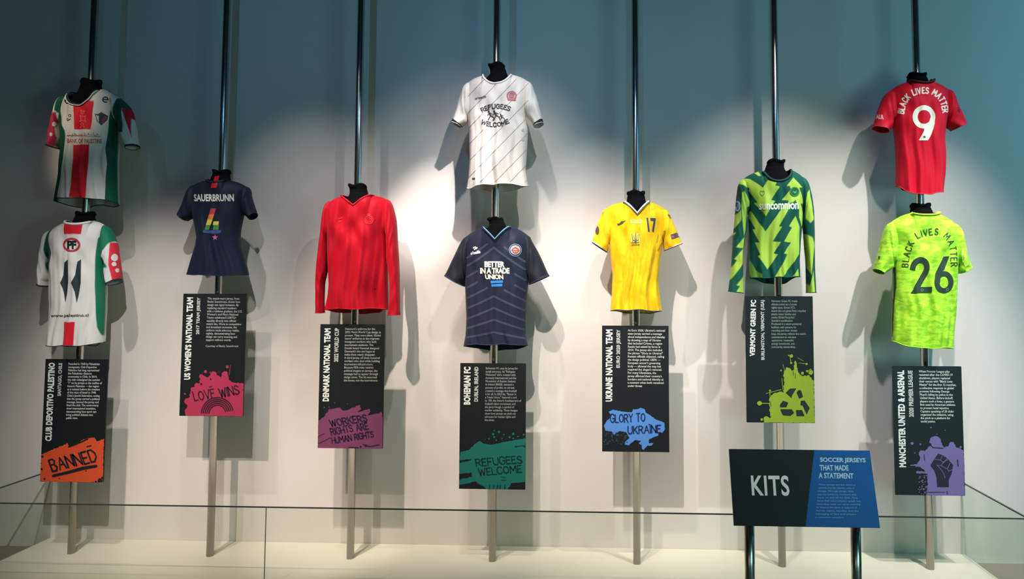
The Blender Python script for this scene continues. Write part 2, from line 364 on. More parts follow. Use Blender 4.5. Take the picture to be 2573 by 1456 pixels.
for x, y, r in ((115, 1105, 14), (108, 1240, 12), (140, 1345, 12), (745, 1365, 28), (700, 1378, 14), (770, 1335, 15), (590, 1260, 8), (300, 1340, 8), (98, 1180, 7)): f.blob(x, y, r)
flatobj('slogan_lettering', f, fm, -.0012, flat(DK), t, 'dark hand-brushed word BANNED')
P1 = ["This match-worn jersey, from", "Becky Sauerbrunn, shows how", "design can signal inclusion. By", "replacing standard numbers", "with a rainbow gradient, the U.S.", "Women's and Men's National", "Teams celebrated LGBTQ+", "equality directly into official", "match kits. Worn in competitive", "and broadcast moments, the", "uniform made advocacy visible,", "nightly, demonstrating how", "design can carry meaning and", "support without words."]
t, fm = panel(1, 'black information panel with a pink LOVE WINS splash and rainbow, under the small navy shirt', "US WOMEN'S NATIONAL TEAM", '2017 TEAM JERSEY', P1,
 ((212, 1008), (237, 120), (142, 1008)), ((313, 520), (322, 120), (268, 520)), (388, 374), (142, 590), 372, tail=('Courtesy of Becky Sauerbrunn', 372, 656))
f = Flat().poly(rough([(165, 1395), (160, 1340), (185, 1290), (150, 1250), (200, 1200), (215, 1130), (260, 1080), (305, 1050), (320, 990), (350, 960), (400, 985), (440, 930), (500, 960), (540, 985), (560, 930), (610, 940), (620, 1000), (660, 1035), (782, 1050), (778, 1400)], 6, 14))
for x, y, r in ((372, 920, 17), (605, 868, 17), (330, 975, 26), (460, 955, 38), (580, 950, 34), (285, 1070, 30), (240, 1110, 24), (180, 1240, 34), (190, 1340, 34), (155, 1160, 10), (425, 930, 8)): f.blob(x, y, r)
f.stroke([(640, 850), (625, 960)], 5)
flatobj('paint_splash', f, fm, -.0005, flat((168, 48, 76)), t, 'pink paint splash')
f = Flat(); hand(f, 'LOVE WINS', (262, 1236), (742, 1163), (238, 1142), 13); f.stroke([(415, 1085), (440, 1080)], 8)
for k in range(5): f.ring(505, 1372, 176-k*20, 180-k*20, 12, a0=math.pi*1.01, a1=math.pi*1.93)
for x, y, r in ((330, 1055, 12), (520, 925, 20), (430, 1000, 10)): f.blob(x, y, r)
flatobj('slogan_lettering', f, fm, -.0012, flat((50, 24, 40)), t, 'dark hand-drawn words LOVE WINS over a rainbow arc')
P2 = ["Denmark's uniforms for the", "2022 Men's World Cup design as", "protest. They were silent. Global", "teams' uniforms as the migrants", "immigrant workers who built", "tournament stadiums. The", "Danish brand Hummel designed", "Denmark's kits and logos to", "make them nearly disappear.", "A third jersey, all black, honored", "workers who died while building", "tournament infrastructure.", "Because FIFA rules restrict", "political slogans on jerseys, the", "message had to appear through", "design alone. The kit mourned", "the losses, not the tournament."]
t, fm = panel(2, 'black information panel with a purple splash about workers rights, under the long-sleeved red shirt', 'DENMARK NATIONAL TEAM', '2022 WORLD CUP', P2,
 ((200, 898), (218, 108), (130, 898)), ((300, 472), (308, 105), (252, 472)), (372, 360), (125, 683), 388)
f = Flat().poly(rough([(88, 1105), (150, 1060), (200, 985), (310, 965), (360, 1000), (390, 1000), (530, 935), (545, 985), (500, 1020), (640, 980), (650, 1010), (600, 1060), (770, 1018), (785, 1100), (780, 1408), (78, 1400)], 6, 12))
for x, y, r in ((150, 965, 8), (200, 960, 7), (260, 915, 6), (400, 925, 6)): f.blob(x, y, r)
flatobj('paint_splash', f, fm, -.0005, flat((120, 60, 88)), t, 'purple brushed paint splash')
f = Flat(); hand(f, 'WORKERS', (222, 1168), (618, 1112), (200, 1098), 13); hand(f, 'RIGHTS ARE', (230, 1258), (632, 1196), (210, 1190), 11); hand(f, 'HUMAN RIGHTS', (240, 1352), (686, 1278), (228, 1292), 11)
f.stroke([(90, 1275), (150, 1245)], 5, jit=.9); f.stroke([(95, 1350), (215, 1290)], 5, jit=.9); f.stroke([(570, 1360), (640, 1385), (740, 1365)], 12, jit=.9); f.stroke([(420, 1392), (520, 1396)], 12, jit=.9); f.blob(545, 1385, 10); f.blob(600, 1375, 15)
flatobj('slogan_lettering', f, fm, -.0012, flat((44, 22, 48)), t, 'dark hand-drawn words WORKERS RIGHTS ARE HUMAN RIGHTS')
P3 = ["Bohemian FC uses its jersey for", "social advocacy. Its \"Refugees", "Welcome\" shirt, created with", "Amnesty International and the", "Movement of Asylum Seekers", "in Ireland (MASI), donated a", "percent of profits, to aid and", "created a message that football", "is for all. In 2023 kit, \"Better in", "a Trade Union,\" featured a nod", "to 100, the historic headquarters of", "Ireland's labor movement, and", "the Jerry Hough, a symbol of", "worker solidarity. These designs", "show how jerseys on pitch can", "advocate for human rights and", "the times."]
t, fm = panel(3, 'black information panel with a teal REFUGEES WELCOME splash, under the dark navy shirt', 'BOHEMIAN FC', 'DUBLIN, IRELAND', P3,
 ((183, 505), (186, 95), (110, 505)), ((272, 472), (275, 95), (222, 472)), (345, 335), (122, 682), 385, lcol=(150, 152, 144))
f = Flat().poly(rough([(75, 1015), (170, 990), (230, 930), (280, 895), (320, 925), (400, 940), (560, 905), (770, 868), (770, 1340), (620, 1350), (580, 1420), (350, 1412), (330, 1390), (240, 1330), (62, 1370), (62, 1310), (200, 1280), (195, 1235), (62, 1250), (66, 1130), (190, 1105), (190, 1090), (66, 1105)], 4, 12))
for x, y, r in ((425, 825, 14), (488, 800, 14), (437, 855, 12), (540, 830, 9), (640, 822, 14), (600, 858, 12), (380, 875, 9), (750, 830, 10), (690, 850, 8), (437, 785, 8), (520, 870, 8), (460, 890, 8), (640, 870, 9), (340, 880, 5)): f.blob(x, y, r)
flatobj('paint_splash', f, fm, -.0005, flat((24, 104, 90)), t, 'teal brushed paint splash')
f = Flat(); hand(f, 'REFUGEES', (248, 1168), (738, 1132), (236, 1092), 11); hand(f, 'WELCOME', (278, 1270), (734, 1232), (266, 1196), 11)
for x in (385, 430, 470, 500, 550): f.stroke([(x, 1412), (x+4, 1372)], 10, jit=.9)
f.stroke([(660, 958), (745, 948)], 9, jit=.9); f.blob(760, 955, 12); f.stroke([(505, 1282), (560, 1288)], 5); f.stroke([(510, 1318), (565, 1320)], 5)
flatobj('slogan_lettering', f, fm, -.0012, flat((12, 36, 38)), t, 'dark hand-drawn words REFUGEES WELCOME')
P4 = ["At Euro 2020, Ukraine's national", "team jersey carried a message", "about independence and identity", "by showing a map of Ukraine", "that included Crimea, a region", "Russia had seized by force in", "2014. The jersey also included", "the phrase \"Glory to Ukraine!\"", "Russian officials objected, calling", "the design political. UEFA \u2014", "European soccer's governing", "body \u2014 allowed the map but", "required the slogan's removal.", "For many Ukrainians, the", "jersey affirmed their country's", "borders and national identity at", "a moment when both remained", "under threat."]
t, fm = panel(4, 'black information panel with a blue map shape reading GLORY TO UKRAINE, under the yellow shirt', 'UKRAINE NATIONAL TEAM', 'EURO 2020 JERSEY', P4,
 ((212, 880), (214, 102), (138, 880)), ((303, 517), (305, 102), (252, 517)), (375, 374), (122, 722), 395, lcol=(205, 202, 190))
f = Flat().poly(rough([(172, 990), (215, 968), (330, 990), (420, 995), (430, 965), (480, 962), (515, 945), (555, 962), (570, 1000), (620, 1030), (680, 1075), (765, 1105), (772, 1180), (740, 1215), (705, 1215), (700, 1245), (650, 1262), (600, 1285), (600, 1325), (650, 1325), (630, 1350), (585, 1352), (550, 1395), (528, 1385), (525, 1345), (490, 1325), (520, 1302), (460, 1290), (420, 1318), (385, 1350), (345, 1340), (350, 1310), (395, 1270), (360, 1210), (290, 1195), (230, 1235), (205, 1200), (140, 1195), (122, 1140), (150, 1090), (195, 1050), (200, 1025)], 2.5, 9))
flatobj('paint_splash', f, fm, -.0005, flat((80, 130, 190)), t, 'bright blue map-shaped print')
f = Flat(); hand(f, 'GLORY TO', (192, 1106), (562, 1092), (190, 1022), 12); hand(f, 'UKRAINE', (380, 1226), (728, 1212), (378, 1148), 12); f.stroke([(600, 1125), (620, 1128)], 9)
flatobj('slogan_lettering', f, fm, -.0012, flat((18, 34, 78)), t, 'navy hand-drawn words GLORY TO UKRAINE')
f = Flat()
for k in range(60):
    f.blob(rnd.uniform(125, 370), rnd.uniform(1215, 1340), rnd.uniform(3, 9), 7)
flatobj('splatter_marks', f, fm, -.0004, flat((50, 66, 78)), t)
P5 = ["Vermont Green FC treats", "climate action as a human", "rights issue. Green FC's", "match kits are given from recycled", "plastic water bottles and", "meets Global Recycled", "Standard certification.", "Produced in a water-powered", "facilities with systems for", "recycling and their closed-", "loop, the jersey reflects the team's", "commitment to net-zero", "operations, renewable", "energy investment, and", "community stewardship."]
t, fm = panel(5, 'black information panel with a lime splash and recycling arrows, under the zigzag green shirt', 'VERMONT GREEN FC', 'BURLINGTON, VERMONT (USA)', P5,
 ((180, 690), (196, 82), (122, 690)), ((294, 730), (291, 82), (246, 730)), (358, 358), (105, 602), 368, lcol=(140, 150, 138))
f = Flat().poly(rough([(270, 1400), (275, 1355), (345, 1350), (330, 1170), (350, 1110), (440, 1070), (490, 1080), (490, 870), (515, 815), (545, 815), (575, 850), (595, 840), (608, 740), (625, 760), (640, 860), (680, 905), (760, 900), (815, 960), (822, 1412)], 7, 10))
for x, y, r in ((572, 690, 18), (570, 765, 12), (735, 778, 12), (226, 1195, 27), (460, 845, 9), (545, 685, 8), (340, 1060, 12), (250, 1368, 15), (300, 1365, 34), (780, 870, 26), (740, 855, 14), (690, 875, 16), (460, 1100, 30), (395, 1130, 30)): f.blob(x, y, r)
f.stroke([(226, 1195), (345, 1197)], 8); f.stroke([(338, 1060), (345, 1330)], 7); f.stroke([(555, 690), (568, 760)], 5); f.stroke([(640, 710), (700, 745)], 4); f.stroke([(650, 765), (730, 775)], 5); f.stroke([(480, 780), (500, 850)], 4); f.stroke([(470, 930), (480, 1060)], 5); f.stroke([(300, 1090), (460, 1050)], 6, jit=.9); f.stroke([(740, 860), (780, 830), (790, 880)], 8)
flatobj('paint_splash', f, fm, -.0005, flat((146, 166, 42)), t, 'lime green paint splash')
f = Flat()
for q in ([(555, 1040), (625, 1038), (575, 1118), (572, 1142), (510, 1085)], [(625, 1082), (650, 1055), (675, 1062), (697, 1130), (655, 1148)], [(480, 1168), (537, 1190), (518, 1238), (448, 1240), (446, 1215)],
          [(672, 1172), (712, 1168), (768, 1250), (735, 1318), (690, 1218), (668, 1222)], [(450, 1258), (575, 1262), (600, 1300), (560, 1332), (480, 1325), (465, 1300)], [(620, 1270), (685, 1270), (712, 1335), (625, 1335)]): f.poly(q)
for x, y in ((590, 850), (612, 880), (345, 1180)): f.stroke([(x, y), (x+3, y+50)], 5)
flatobj('recycling_symbol', f, fm, -.0012, flat((34, 44, 38)), t, 'dark recycling arrows symbol')
P6 = ["When Premier League play", "resumed after the COVID-19", "shutdown, players replaced", "their names with \"Black Lives", "Matter\" for the first 12 matches,", "a collective response to global", "protests following George", "Floyd's killing by police in the", "United States. Before kickoff,", "players took a knee, a gesture", "first used by American athletes", "to protest racial injustice.", "Captains speaking of 20 clubs", "organized the initiative, using", "the pitch as a platform for", "social justice."]
t, fm = panel(6, 'black information panel with a lilac splash and raised fist, under the lime shirt', 'MANCHESTER UNITED & ARSENAL', '2020 PREMIER LEAGUE', P6,
 ((196, 1103), (174, 90), (122, 1103)), ((276, 580), (262, 92), (226, 580)), (328, 348), (112, 636), 385, lcol=(206, 212, 198))
f = Flat().poly(rough([(405, 1396), (420, 1290), (415, 1170), (300, 1165), (300, 1148), (400, 1145), (340, 1098), (240, 1090), (240, 1078), (310, 1070), (340, 1020), (330, 960), (345, 925), (395, 940), (440, 885), (485, 895), (440, 850), (450, 800), (500, 778), (545, 800), (590, 900), (640, 880), (655, 845), (690, 840), (720, 895), (795, 925), (812, 1402)], 6, 11))
for x, y, r in ((258, 855, 16), (345, 865, 10), (765, 895, 12), (455, 690, 8), (285, 955, 7), (605, 720, 6), (520, 760, 5), (360, 1250, 9), (380, 1330, 10)): f.blob(x, y, r)
for k in range(40): f.blob(rnd.uniform(320, 420), rnd.uniform(1180, 1390), rnd.uniform(3, 8), 7)
flatobj('paint_splash', f, fm, -.0005, flat((112, 100, 146)), t, 'lilac paint splash')
f = Flat().poly([(520, 1308), (512, 1200), (490, 1140), (448, 1085), (470, 1050), (530, 962), (570, 975), (625, 1010), (688, 1082), (680, 1120), (668, 1180), (640, 1230), (642, 1310)])
f.stroke([(470, 898), (580, 906)], 9, jit=.8); f.stroke([(733, 1030), (738, 1090)], 14, jit=.8); f.stroke([(383, 970), (388, 1030)], 7); f.stroke([(410, 1362), (600, 1362)], 5, jit=.8); f.stroke([(620, 1355), (628, 1380)], 9)
flatobj('raised_fist_symbol', f, fm, -.0012, flat((36, 36, 48)), t, 'dark raised fist symbol')
f = Flat()
for q in ([(495, 1020), (555, 1030), (575, 985)], [(555, 1030), (580, 1052), (600, 1040), (645, 1020)], [(515, 1082), (560, 1085), (590, 1052), (625, 1010)], [(560, 1085), (610, 1115), (625, 1120), (655, 1060)], [(625, 1120), (640, 1145), (672, 1130)], [(520, 1085), (560, 1125), (585, 1165), (602, 1215)]): f.stroke(q, 6)
flatobj('fist_outline', f, fm, -.0018, flat((112, 100, 146)), t)
# ------------------------------------------------------------------ KITS sign
def kits():
    yb, yt = -.80, -.91+.0
    yb, yt = -.86, -.75                          # bottom nearer the visitor, top leaning back
    BL, BR, TR_, TL_ = at(1845, 1322, yb), at(2211, 1328, yb), at(2188, 1133, yt), at(1833, 1129, yt)
    w_ = ((BR-BL).length+(TR_-TL_).length)/2; h_ = ((TL_-BL).length+(TR_-BR).length)/2
    mid = (BL+BR)/2; up = ((TL_+TR_)/2-mid).normalized(); tilt = math.atan2(up.y, up.z)
    t = thing('title_sign', 'tilted black and blue KITS sign standing on two legs before the glass', 'sign', (mid.x, mid.y, ZF))
    zb = mid.z-ZF
    zc = ((82, 115), (2228, 133), (2372, 1322), (155, 1285))
    TLz, TRz, BRz, BLz = zc
    R_ = Matrix.Rotation(-tilt, 3, 'X')
    def place(x, y, z):                          # board plane coordinates to thing coordinates
        return R_ @ Vector((x, y, z)) + Vector((0, 0, zb))
    def fm(X, Y):
        u = .5
        for _ in range(3):
            ytt = TLz[1]+(TRz[1]-TLz[1])*u; ybb = BLz[1]+(BRz[1]-BLz[1])*u; v = (Y-ytt)/(ybb-ytt)
            xl = TLz[0]+(BLz[0]-TLz[0])*v; xr = TRz[0]+(BRz[0]-TRz[0])*v; u = (X-xl)/(xr-xl)
        u = min(max(u, .001), .999); v = min(max(v, .001), .999)
        return (u-.5)*w_, h_*(1-v)
    def fo(name, f, y, m, label=None):
        o = mesh(name, [place(q[0], y-k, q[1]) for q, k in ((fm(*p), k) for p, k in zip(f.v, f.k))], f.f, m, t)
        if label: o['label'] = label
    b = box('board', (-w_/2, 0, 0), (w_/2, .012, h_), M_board, t, .001)
    for v in b.data.vertices: v.co = place(*v.co)
    fo('blue_panel', Flat().poly([(1385, 128), (2228, 133), (2372, 1322), (1245, 1300), (1305, 780)]), -.0006, mat('blue_print', (24, 88, 150), .45, nscale=3, namt=.08), 'blue printed right half of the board')
    fo('title_lettering', Flat().text('KITS', (432, 838), (1008, 842), (412, 525), bold=.022, space=1.1), -.0011, flat((236, 232, 216)), 'large pale letters KITS')
    f = Flat().text('SOCCER JERSEYS', (1475, 335), (2165, 342), (1470, 245), bold=.03).text('THAT MADE', (1468, 448), (1905, 452), (1462, 362), bold=.03).text('A STATEMENT', (1450, 570), (1978, 578), (1448, 482), bold=.03)
    fo('subtitle_lettering', f, -.0011, flat((176, 206, 216)), 'pale blue condensed lettering')
    L = ["These jerseys are kits worn as", "symbols of pride, identity, unity or", "change. Through design, they", "express solidarity, resistance and", "hope, on and off the field. They", "show that when players speak out,", "what they wear can carry meaning", "far beyond the pitch, in support of", "human rights, equality and the", "belonging of fans and players", "in communities everywhere."]
    f = Flat(); ends = (2005, 1995, 1975, 2010, 2040, 2085, 2075, 2025, 2050, 2010, 1830)
    for k, s in enumerate(L):
        x = 1445-k*5.2; y = 678+k*49.3; wd = text2d(s)[0][:, 0].max(); f.line(s, x, y, (ends[k]-x)/wd, 34, slope=.008, bold=.006)
    fo('paragraph_lettering', f, -.0011, flat((136, 176, 196)))
    for px in (1883, 2150):
        p = at(px, 1345, mid.y+.045)
        o = lathe('leg', [(.0235, 0), (.0235, zb+.06)], M_chrome, t, 28, cx=p.x-mid.x, cy=p.y-mid.y)
        lathe('foot_plate', [(.05, 0), (.05, .006), (.024, .008)], M_chrome, o, 28, cx=p.x-mid.x, cy=p.y-mid.y)
kits()
# ------------------------------------------------------------------ shirts on mannequins
def pip(xs, zs, poly):
    ins = np.zeros(xs.shape, bool); n = len(poly)
    for i in range(n):
        x1, y1 = poly[i]; x2, y2 = poly[i-1]
        c = ((y1 > zs) != (y2 > zs)) & (xs < (x2-x1)*(zs-y1)/(y2-y1+1e-12)+x1); ins ^= c
    return ins
def cover(xs, zs, poly, w_=.0022):
    ins = pip(xs, zs, poly); d = np.full(xs.shape, 9.0)
    for i in range(len(poly)):
        (x1, y1), (x2, y2) = poly[i-1], poly[i]; dx, dy = x2-x1, y2-y1; L2 = dx*dx+dy*dy+1e-12
        t = np.clip(((xs-x1)*dx+(zs-y1)*dy)/L2, 0, 1); d = np.minimum(d, np.hypot(xs-x1-t*dx, zs-y1-t*dy))
    return np.clip(.5+np.where(ins, d, -d)/w_, 0, 1)[:, None]
def sm(a, k):
    if k < 1: return a
    ker = np.hanning(2*k+3)[1:-1]; ker /= ker.sum(); return np.convolve(np.pad(a, k, mode='edge'), ker, 'valid')
class Shirt:
    def __init__(s, P):
        s.P = P; ox, oy, sc = P['zoom']; s.px = lambda X, Y: (ox+X/sc, oy+Y/sc)
        s.wp = lambda X, Y, y=0.0: at(*s.px(X, Y), y)
        rs = np.random.RandomState(P['seed']); s.rs = rs
        b = P.get('depth', .108); s.b = b
        Lp = [s.wp(*q) for q in P['left']]; Rp = [s.wp(*q) for q in P['right']]
        tipL, tipR = Lp[0], Rp[0]; nl, nr = s.wp(*P['neck'][0]), s.wp(*P['neck'][1]); dip = s.wp(*P['dip'], -.085)
        zs = np.linspace(min(Lp[-1].z, Rp[-1].z)-.06, max(nl.z, nr.z)+.05, 240)
        xl = np.interp(zs, [p.z for p in Lp[::-1]], [p.x for p in Lp[::-1]]); xr = np.interp(zs, [p.z for p in Rp[::-1]], [p.x for p in Rp[::-1]])
        xl, xr = sm(xl, 5), sm(xr, 5); cen = (xl+xr)/2; hw = (xr-xl)/2
        ta = (cen-CO.x)/DC; hw = np.sqrt(np.maximum(hw**2-(b*.92*ta)**2, (hw*.6)**2))
        cx = lambda z: np.interp(z, zs, cen); HW = lambda z: np.interp(z, zs, hw)
        s.cx, s.HW = cx, HW
        hn = sorted([tuple(s.wp(X, Y, -b)) for X, Y in P['hem']]); hf = sorted([tuple(s.wp(X, Y, b*.9)) for X, Y in P['hem_far']])
        hnx, hnz = [q[0] for q in hn], [q[2] for q in hn]; hfx, hfz = [q[0] for q in hf], [q[2] for q in hf]
        s.root = thing('football_shirt', P['label'], 'shirt', (P['pole'], 0, 0), 'football shirts on the poles')
        neckc = (nl.x+nr.x)/2; hnk = (nr.x-nl.x)/2; V = P.get('v', 0); back = P.get('back', 0)
        # body
        nu, nf, nv = 150, 46, 190
        un = -np.cos(np.linspace(0, math.pi, nu+1)); un = .55*un+.45*np.linspace(-1, 1, nu+1); uf = np.linspace(1, -1, nf+2)[1:-1]
        u = np.r_[un, uf]; near = np.r_[np.ones(nu+1, bool), np.zeros(nf, bool)]; N = len(u)
        ztipL, ztipR = tipL.z, tipR.z; zt0 = (ztipL+ztipR)/2
        xt = cx(zt0)+u*HW(zt0)
        side = np.interp(xt, [nl.x, nr.x], [nl.z, nr.z]); sd = np.clip((xt-neckc)/hnk, -1, 1)
        dd = side.mean()-dip.z
        shp = (1-np.abs(sd)) if V else (1-np.abs(sd)**2.2)**.55
        if V: shp = shp*(.8+.2*shp)
        tl = np.clip((xt-cx(zt0)+HW(zt0))/(nl.x-cx(zt0)+HW(zt0)), 0, 1); tr = np.clip((cx(zt0)+HW(zt0)-xt)/(cx(zt0)+HW(zt0)-nr.x), 0, 1)
        shl = np.where(xt < neckc, ztipL+(nl.z-ztipL)*tl**.85+.006*np.sin(math.pi*tl), ztipR+(nr.z-ztipR)*tr**.85+.006*np.sin(math.pi*tr))
        inn = np.abs(xt-neckc) < hnk
        fd = P.get('far_dip', .02)
        ztop = np.where(inn, np.where(near, side-dd*shp, side-fd*shp), shl)
        zr = np.where(inn, side+.065*np.sqrt(np.maximum(1-sd**2, 0)), shl)
        bl = np.abs(u)**8
        zhn = np.interp(xt, hnx, hnz); zhf = np.interp(xt, hfx, hfz); zside = .5*(np.interp(xt, hnx, hnz)+np.interp(xt, hfx, hfz))
        zh = np.where(near, zhn*(1-bl)+zside*bl, zhf*(1-bl)+zside*bl)
        zh += .0025*np.sin(u*7+P['seed'])
        v = np.linspace(0, 1, nv+1)[:, None]
        Z = zh[None]+(ztop-zh)[None]*v
        X = cx(np.minimum(Z, zt0))+u[None]*HW(np.minimum(Z, zt0))
        zlo = zh.mean()
        tz = np.clip((Z-zlo)/(zt0-zlo), 0, 1.2)
        D = b*(P.get('hemd', .86)+(1-P.get('hemd', .86))*np.clip(tz*1.4, 0, 1))
        pr = np.maximum(1-np.abs(u)**2.3, 0)**(1/2.3)
        g = np.clip((zr[None]-Z)/.11, 0, 1); g = np.sqrt(np.maximum(1-(1-g)**2, 0))
        Yd = D*pr[None]*g
        ph = rs.uniform(0, 6.28, 12); am = P.get('fold', 1.0)
        edge = (1-np.abs(u)**6)[None]; dn = np.clip(1.05-tz, 0, 1)
        U = u[None]+.12*np.sin(Z*5+ph[0])+.05*np.sin(Z*13+ph[7])
        fold = (.0062*np.sin(U*8.5+ph[1])+.0045*np.sin(U*15+ph[2]+Z*2)+.0022*np.sin(U*27+ph[3]-Z*3))*(.25+.95*dn)
        up_ = np.exp(-((tz-.78)/.22)**2)
        fold = fold+up_*(.0045*np.sin((np.abs(U)*7-Z*26)+ph[4])+.003*np.sin((np.abs(U)*12+Z*34)+ph[5]))+.0025*np.sin(Z*22+U*4+ph[6])*dn
        fold = fold*edge*am*np.clip(g*1.5-.3, 0, 1)
        Yy = np.where(near[None], -(Yd+fold), (Yd+fold*.8)*P.get('far_scale', .92))
        X = X+.0025*np.sin(Z*30+ph[8])*edge*am*dn
        if 'crease' in P:       # one long vertical pleat edge
            u0, d0 = P['crease']; Yy += np.where(near[None], d0*np.clip((U-u0)/.34, 0, 1)*dn, 0)
        pts = np.stack([X, Yy, Z], -1).reshape(-1, 3)
        fs = [(r*N+k, r*N+(k+1) % N, (r+1)*N+(k+1) % N, (r+1)*N+k) for r in range(nv) for k in range(N)]
        s.body, s.bf, s.nearmask = pts, fs, np.tile(near, nv+1)
        loop = [i for i in range(nu+1) if inn[i]]; lf = [nu+1+i for i in range(nf) if inn[nu+1+i]]
        topo = pts.reshape(nv+1, N, 3)[-1]; s.neckloop = [tuple(topo[i]) for i in loop]+[tuple(topo[i]) for i in lf]
        s.hemloop = [tuple(p) for p in pts.reshape(nv+1, N, 3)[0]]
        # sleeves
        s.slv = []
        for sgn, key in ((-1, 'sl'), (1, 'sr')):
            sec = [(s.wp(*o), s.wp(*i)) for o, i in P[key]]
            O = [np.array((o.x, o.z)) for o, i in sec]; I = [np.array((i.x, i.z)) for o, i in sec]
            sh = np.array((-sgn*.05, 0)); nk = nl if sgn < 0 else nr; tp = tipL if sgn < 0 else tipR; fr = .05/abs(nk.x-tp.x)
            O = [np.array((tp.x-sgn*.05, tp.z+(nk.z-tp.z)*fr**.85-.006))]+O; I = [I[0]+sh*.6+np.array((0, .01))]+I
            Lg = sum(np.hypot(*(a-b_)) for a, b_ in zip(O[1:], O)); rows = max(34, int(Lg/.0045)); n1 = len(O)-1; per = max(4, rows//n1)
            Os, Is = np.array(smooth_path(O, per)), np.array(smooth_path(I, per)); R_ = len(Os); na = 96
            q = np.linspace(0, 2*math.pi, na, endpoint=False); tt = np.linspace(0, 1, R_)
            bd = np.interp(tt, [0, 1/len(O), 1], [.03, P.get('sd0', .072), P.get('sd1', .062)])
            cq, sq = np.sign(np.cos(q))*np.abs(np.cos(q))**.9, np.sign(np.sin(q))*np.abs(np.sin(q))**.9
            Cn = (Os+Is)/2; Hv = (Os-Is)/2
            # perspective widening
            ta_ = abs((Cn[:, 0].mean()-CO.x)/DC); Ln = np.hypot(*Hv.T); ca = np.abs(Hv[:, 0])/np.maximum(Ln, 1e-6)
            k_ = np.sqrt(np.maximum(1-(bd*ta_*ca/np.maximum(Ln, 1e-6))**2, .35)); Hv = Hv*k_[:, None]
            wr = 1+.045*am*np.sin(q[None]*5+tt[:, None]*9+ph[9])*(.3+tt[:, None])+.03*np.sin(q[None]*3-tt[:, None]*Lg*60+ph[10])
            SX = Cn[:, None, 0]+Hv[:, None, 0]*cq[None]*(1+0*wr); SZ = Cn[:, None, 1]+Hv[:, None, 1]*cq[None]
            SY = -bd[:, None]*sq[None]*wr
            sp = np.stack([SX, SY, SZ], -1); 
            sf = [(r*na+k, r*na+(k+1) % na, (r+1)*na+(k+1) % na, (r+1)*na+k) for r in range(R_-1) for k in range(na)]
            s.slv.append((sp, sf, R_, na))
        allv = [Vector(p) for p in s.body]; allf = list(s.bf); 
        for sp, sf, R_, na in s.slv:
            o = len(allv); allv += [Vector(p) for p in sp.reshape(-1, 3)]; allf += [tuple(i+o for i in f_) for f_ in sf]
        s.bvh = BVHTree.FromPolygons(allv, allf)
        s.colour()
        s.build(tipL, tipR, nl, nr, neckc, hnk, zlo)
    def hit(s, X, Y):
        d = ray(*s.px(X, Y)); h = s.bvh.ray_cast(CO, d, 20)
        return h if h[0] is not None and h[0].y < .03 else None
    def loc(s, X, Y):
        h = s.hit(X, Y)
        return (h[0].x, h[0].z) if h else (lambda p: (p.x, p.z))(s.wp(X, Y, -s.b*.75))
    def colour(s):
        P = s.P; s.bc = np.tile(np.array([*lin(P['col']), 1]), (len(s.body), 1)); s.sc = []
        base = np.array([*lin(P.get('slcol', P['col'])), 1])
        for sp, *_ in s.slv: s.sc.append(np.tile(base, (sp.shape[0]*sp.shape[1], 1)))
        for reg, poly, col in P.get('polys', []):
            q = [s.loc(*p) for p in poly]; c = np.array([*lin(col), 1])
            if 'b' in reg:
                m = cover(s.body[:, 0], s.body[:, 2], q)*s.nearmask[:, None]; s.bc = s.bc*(1-m)+c*m
            for k, ch in ((0, 'l'), (1, 'r')):
                if ch in reg:
                    sp = s.slv[k][0].reshape(-1, 3); m = cover(sp[:, 0], sp[:, 2], q, .0032); s.sc[k] = s.sc[k]*(1-m)+c*m
    def build(s, tipL, tipR, nl, nr, neckc, hnk, zlo):
        P = s.P; rt = s.root; off = np.array(rt.location); M = P['mat']; tr = P.get('trim', P['col']); mt = P.get('trim_mat') or M_trim(tr)
        mesh('shirt_body', s.body-off, s.bf, M, rt, True, s.bc)
        for k, (sp, sf, R_, na) in enumerate(s.slv):
            sl = mesh('sleeve', sp.reshape(-1, 3)-off, sf, M, rt, True, s.sc[k])
            n = P.get('cuff', 5); ring = sp[-n:]; c = ring.mean(1, keepdims=True); e = c+(ring-c)*1.025
            if n > 1:
                cf = [(r*na+j, r*na+(j+1) % na, (r+1)*na+(j+1) % na, (r+1)*na+j) for r in range(n-1) for j in range(na)]
                mesh('cuff', e.reshape(-1, 3)-off, cf, M_trim(P.get('cuffcol', tr)), sl, True)
            tube('cuff_hem', [tuple(p-off) for p in e[-1][::2]], .0022, M_trim(P.get('edge', tr)), sl, 6, True)
        tube('collar', [tuple(np.array(p)-off) for p in s.neckloop], P.get('colr', .0045), mt, rt, 8, True, flatz=P.get('colf', 1.7))
        if 'collar2' in P:
            tube('collar_piping', [tuple((np.array(p)-np.array((neckc, 0, nl.z)))*np.array((1.07, 1.05, 1))+np.array((neckc, 0, nl.z))-off+np.array((0, -.003, -.006))) for p in s.neckloop], .0028, M_trim(P['collar2']), rt, 8, True)
        tube('hem', [tuple(np.array(p)-off) for p in s.hemloop[::2]], .0024, M_trim(P.get('edge', tr)), rt, 6, True)
        # mannequin under the shirt
        mq = thing('mannequin_torso', P['mlabel'], 'mannequin', (P['pole'], 0, zlo+.12), 'black torso forms on the poles'); mo = np.array(mq.location)
        n = 40; vs, fs = [], []; hz = max(nl.z, nr.z); prof = []
        zt = (tipL.z+tipR.z)/2
        for z, kx, ky in ((zlo+.12, .70, .55), (zlo+.25, .74, .66), (zt-.22, .80, .74), (zt-.10, .86, .76), (zt-.04, .84, .72)):
            prof.append((z, float(s.cx(z)), float(s.HW(z))*kx, s.b*ky))
        wn = P['nw']/420/2
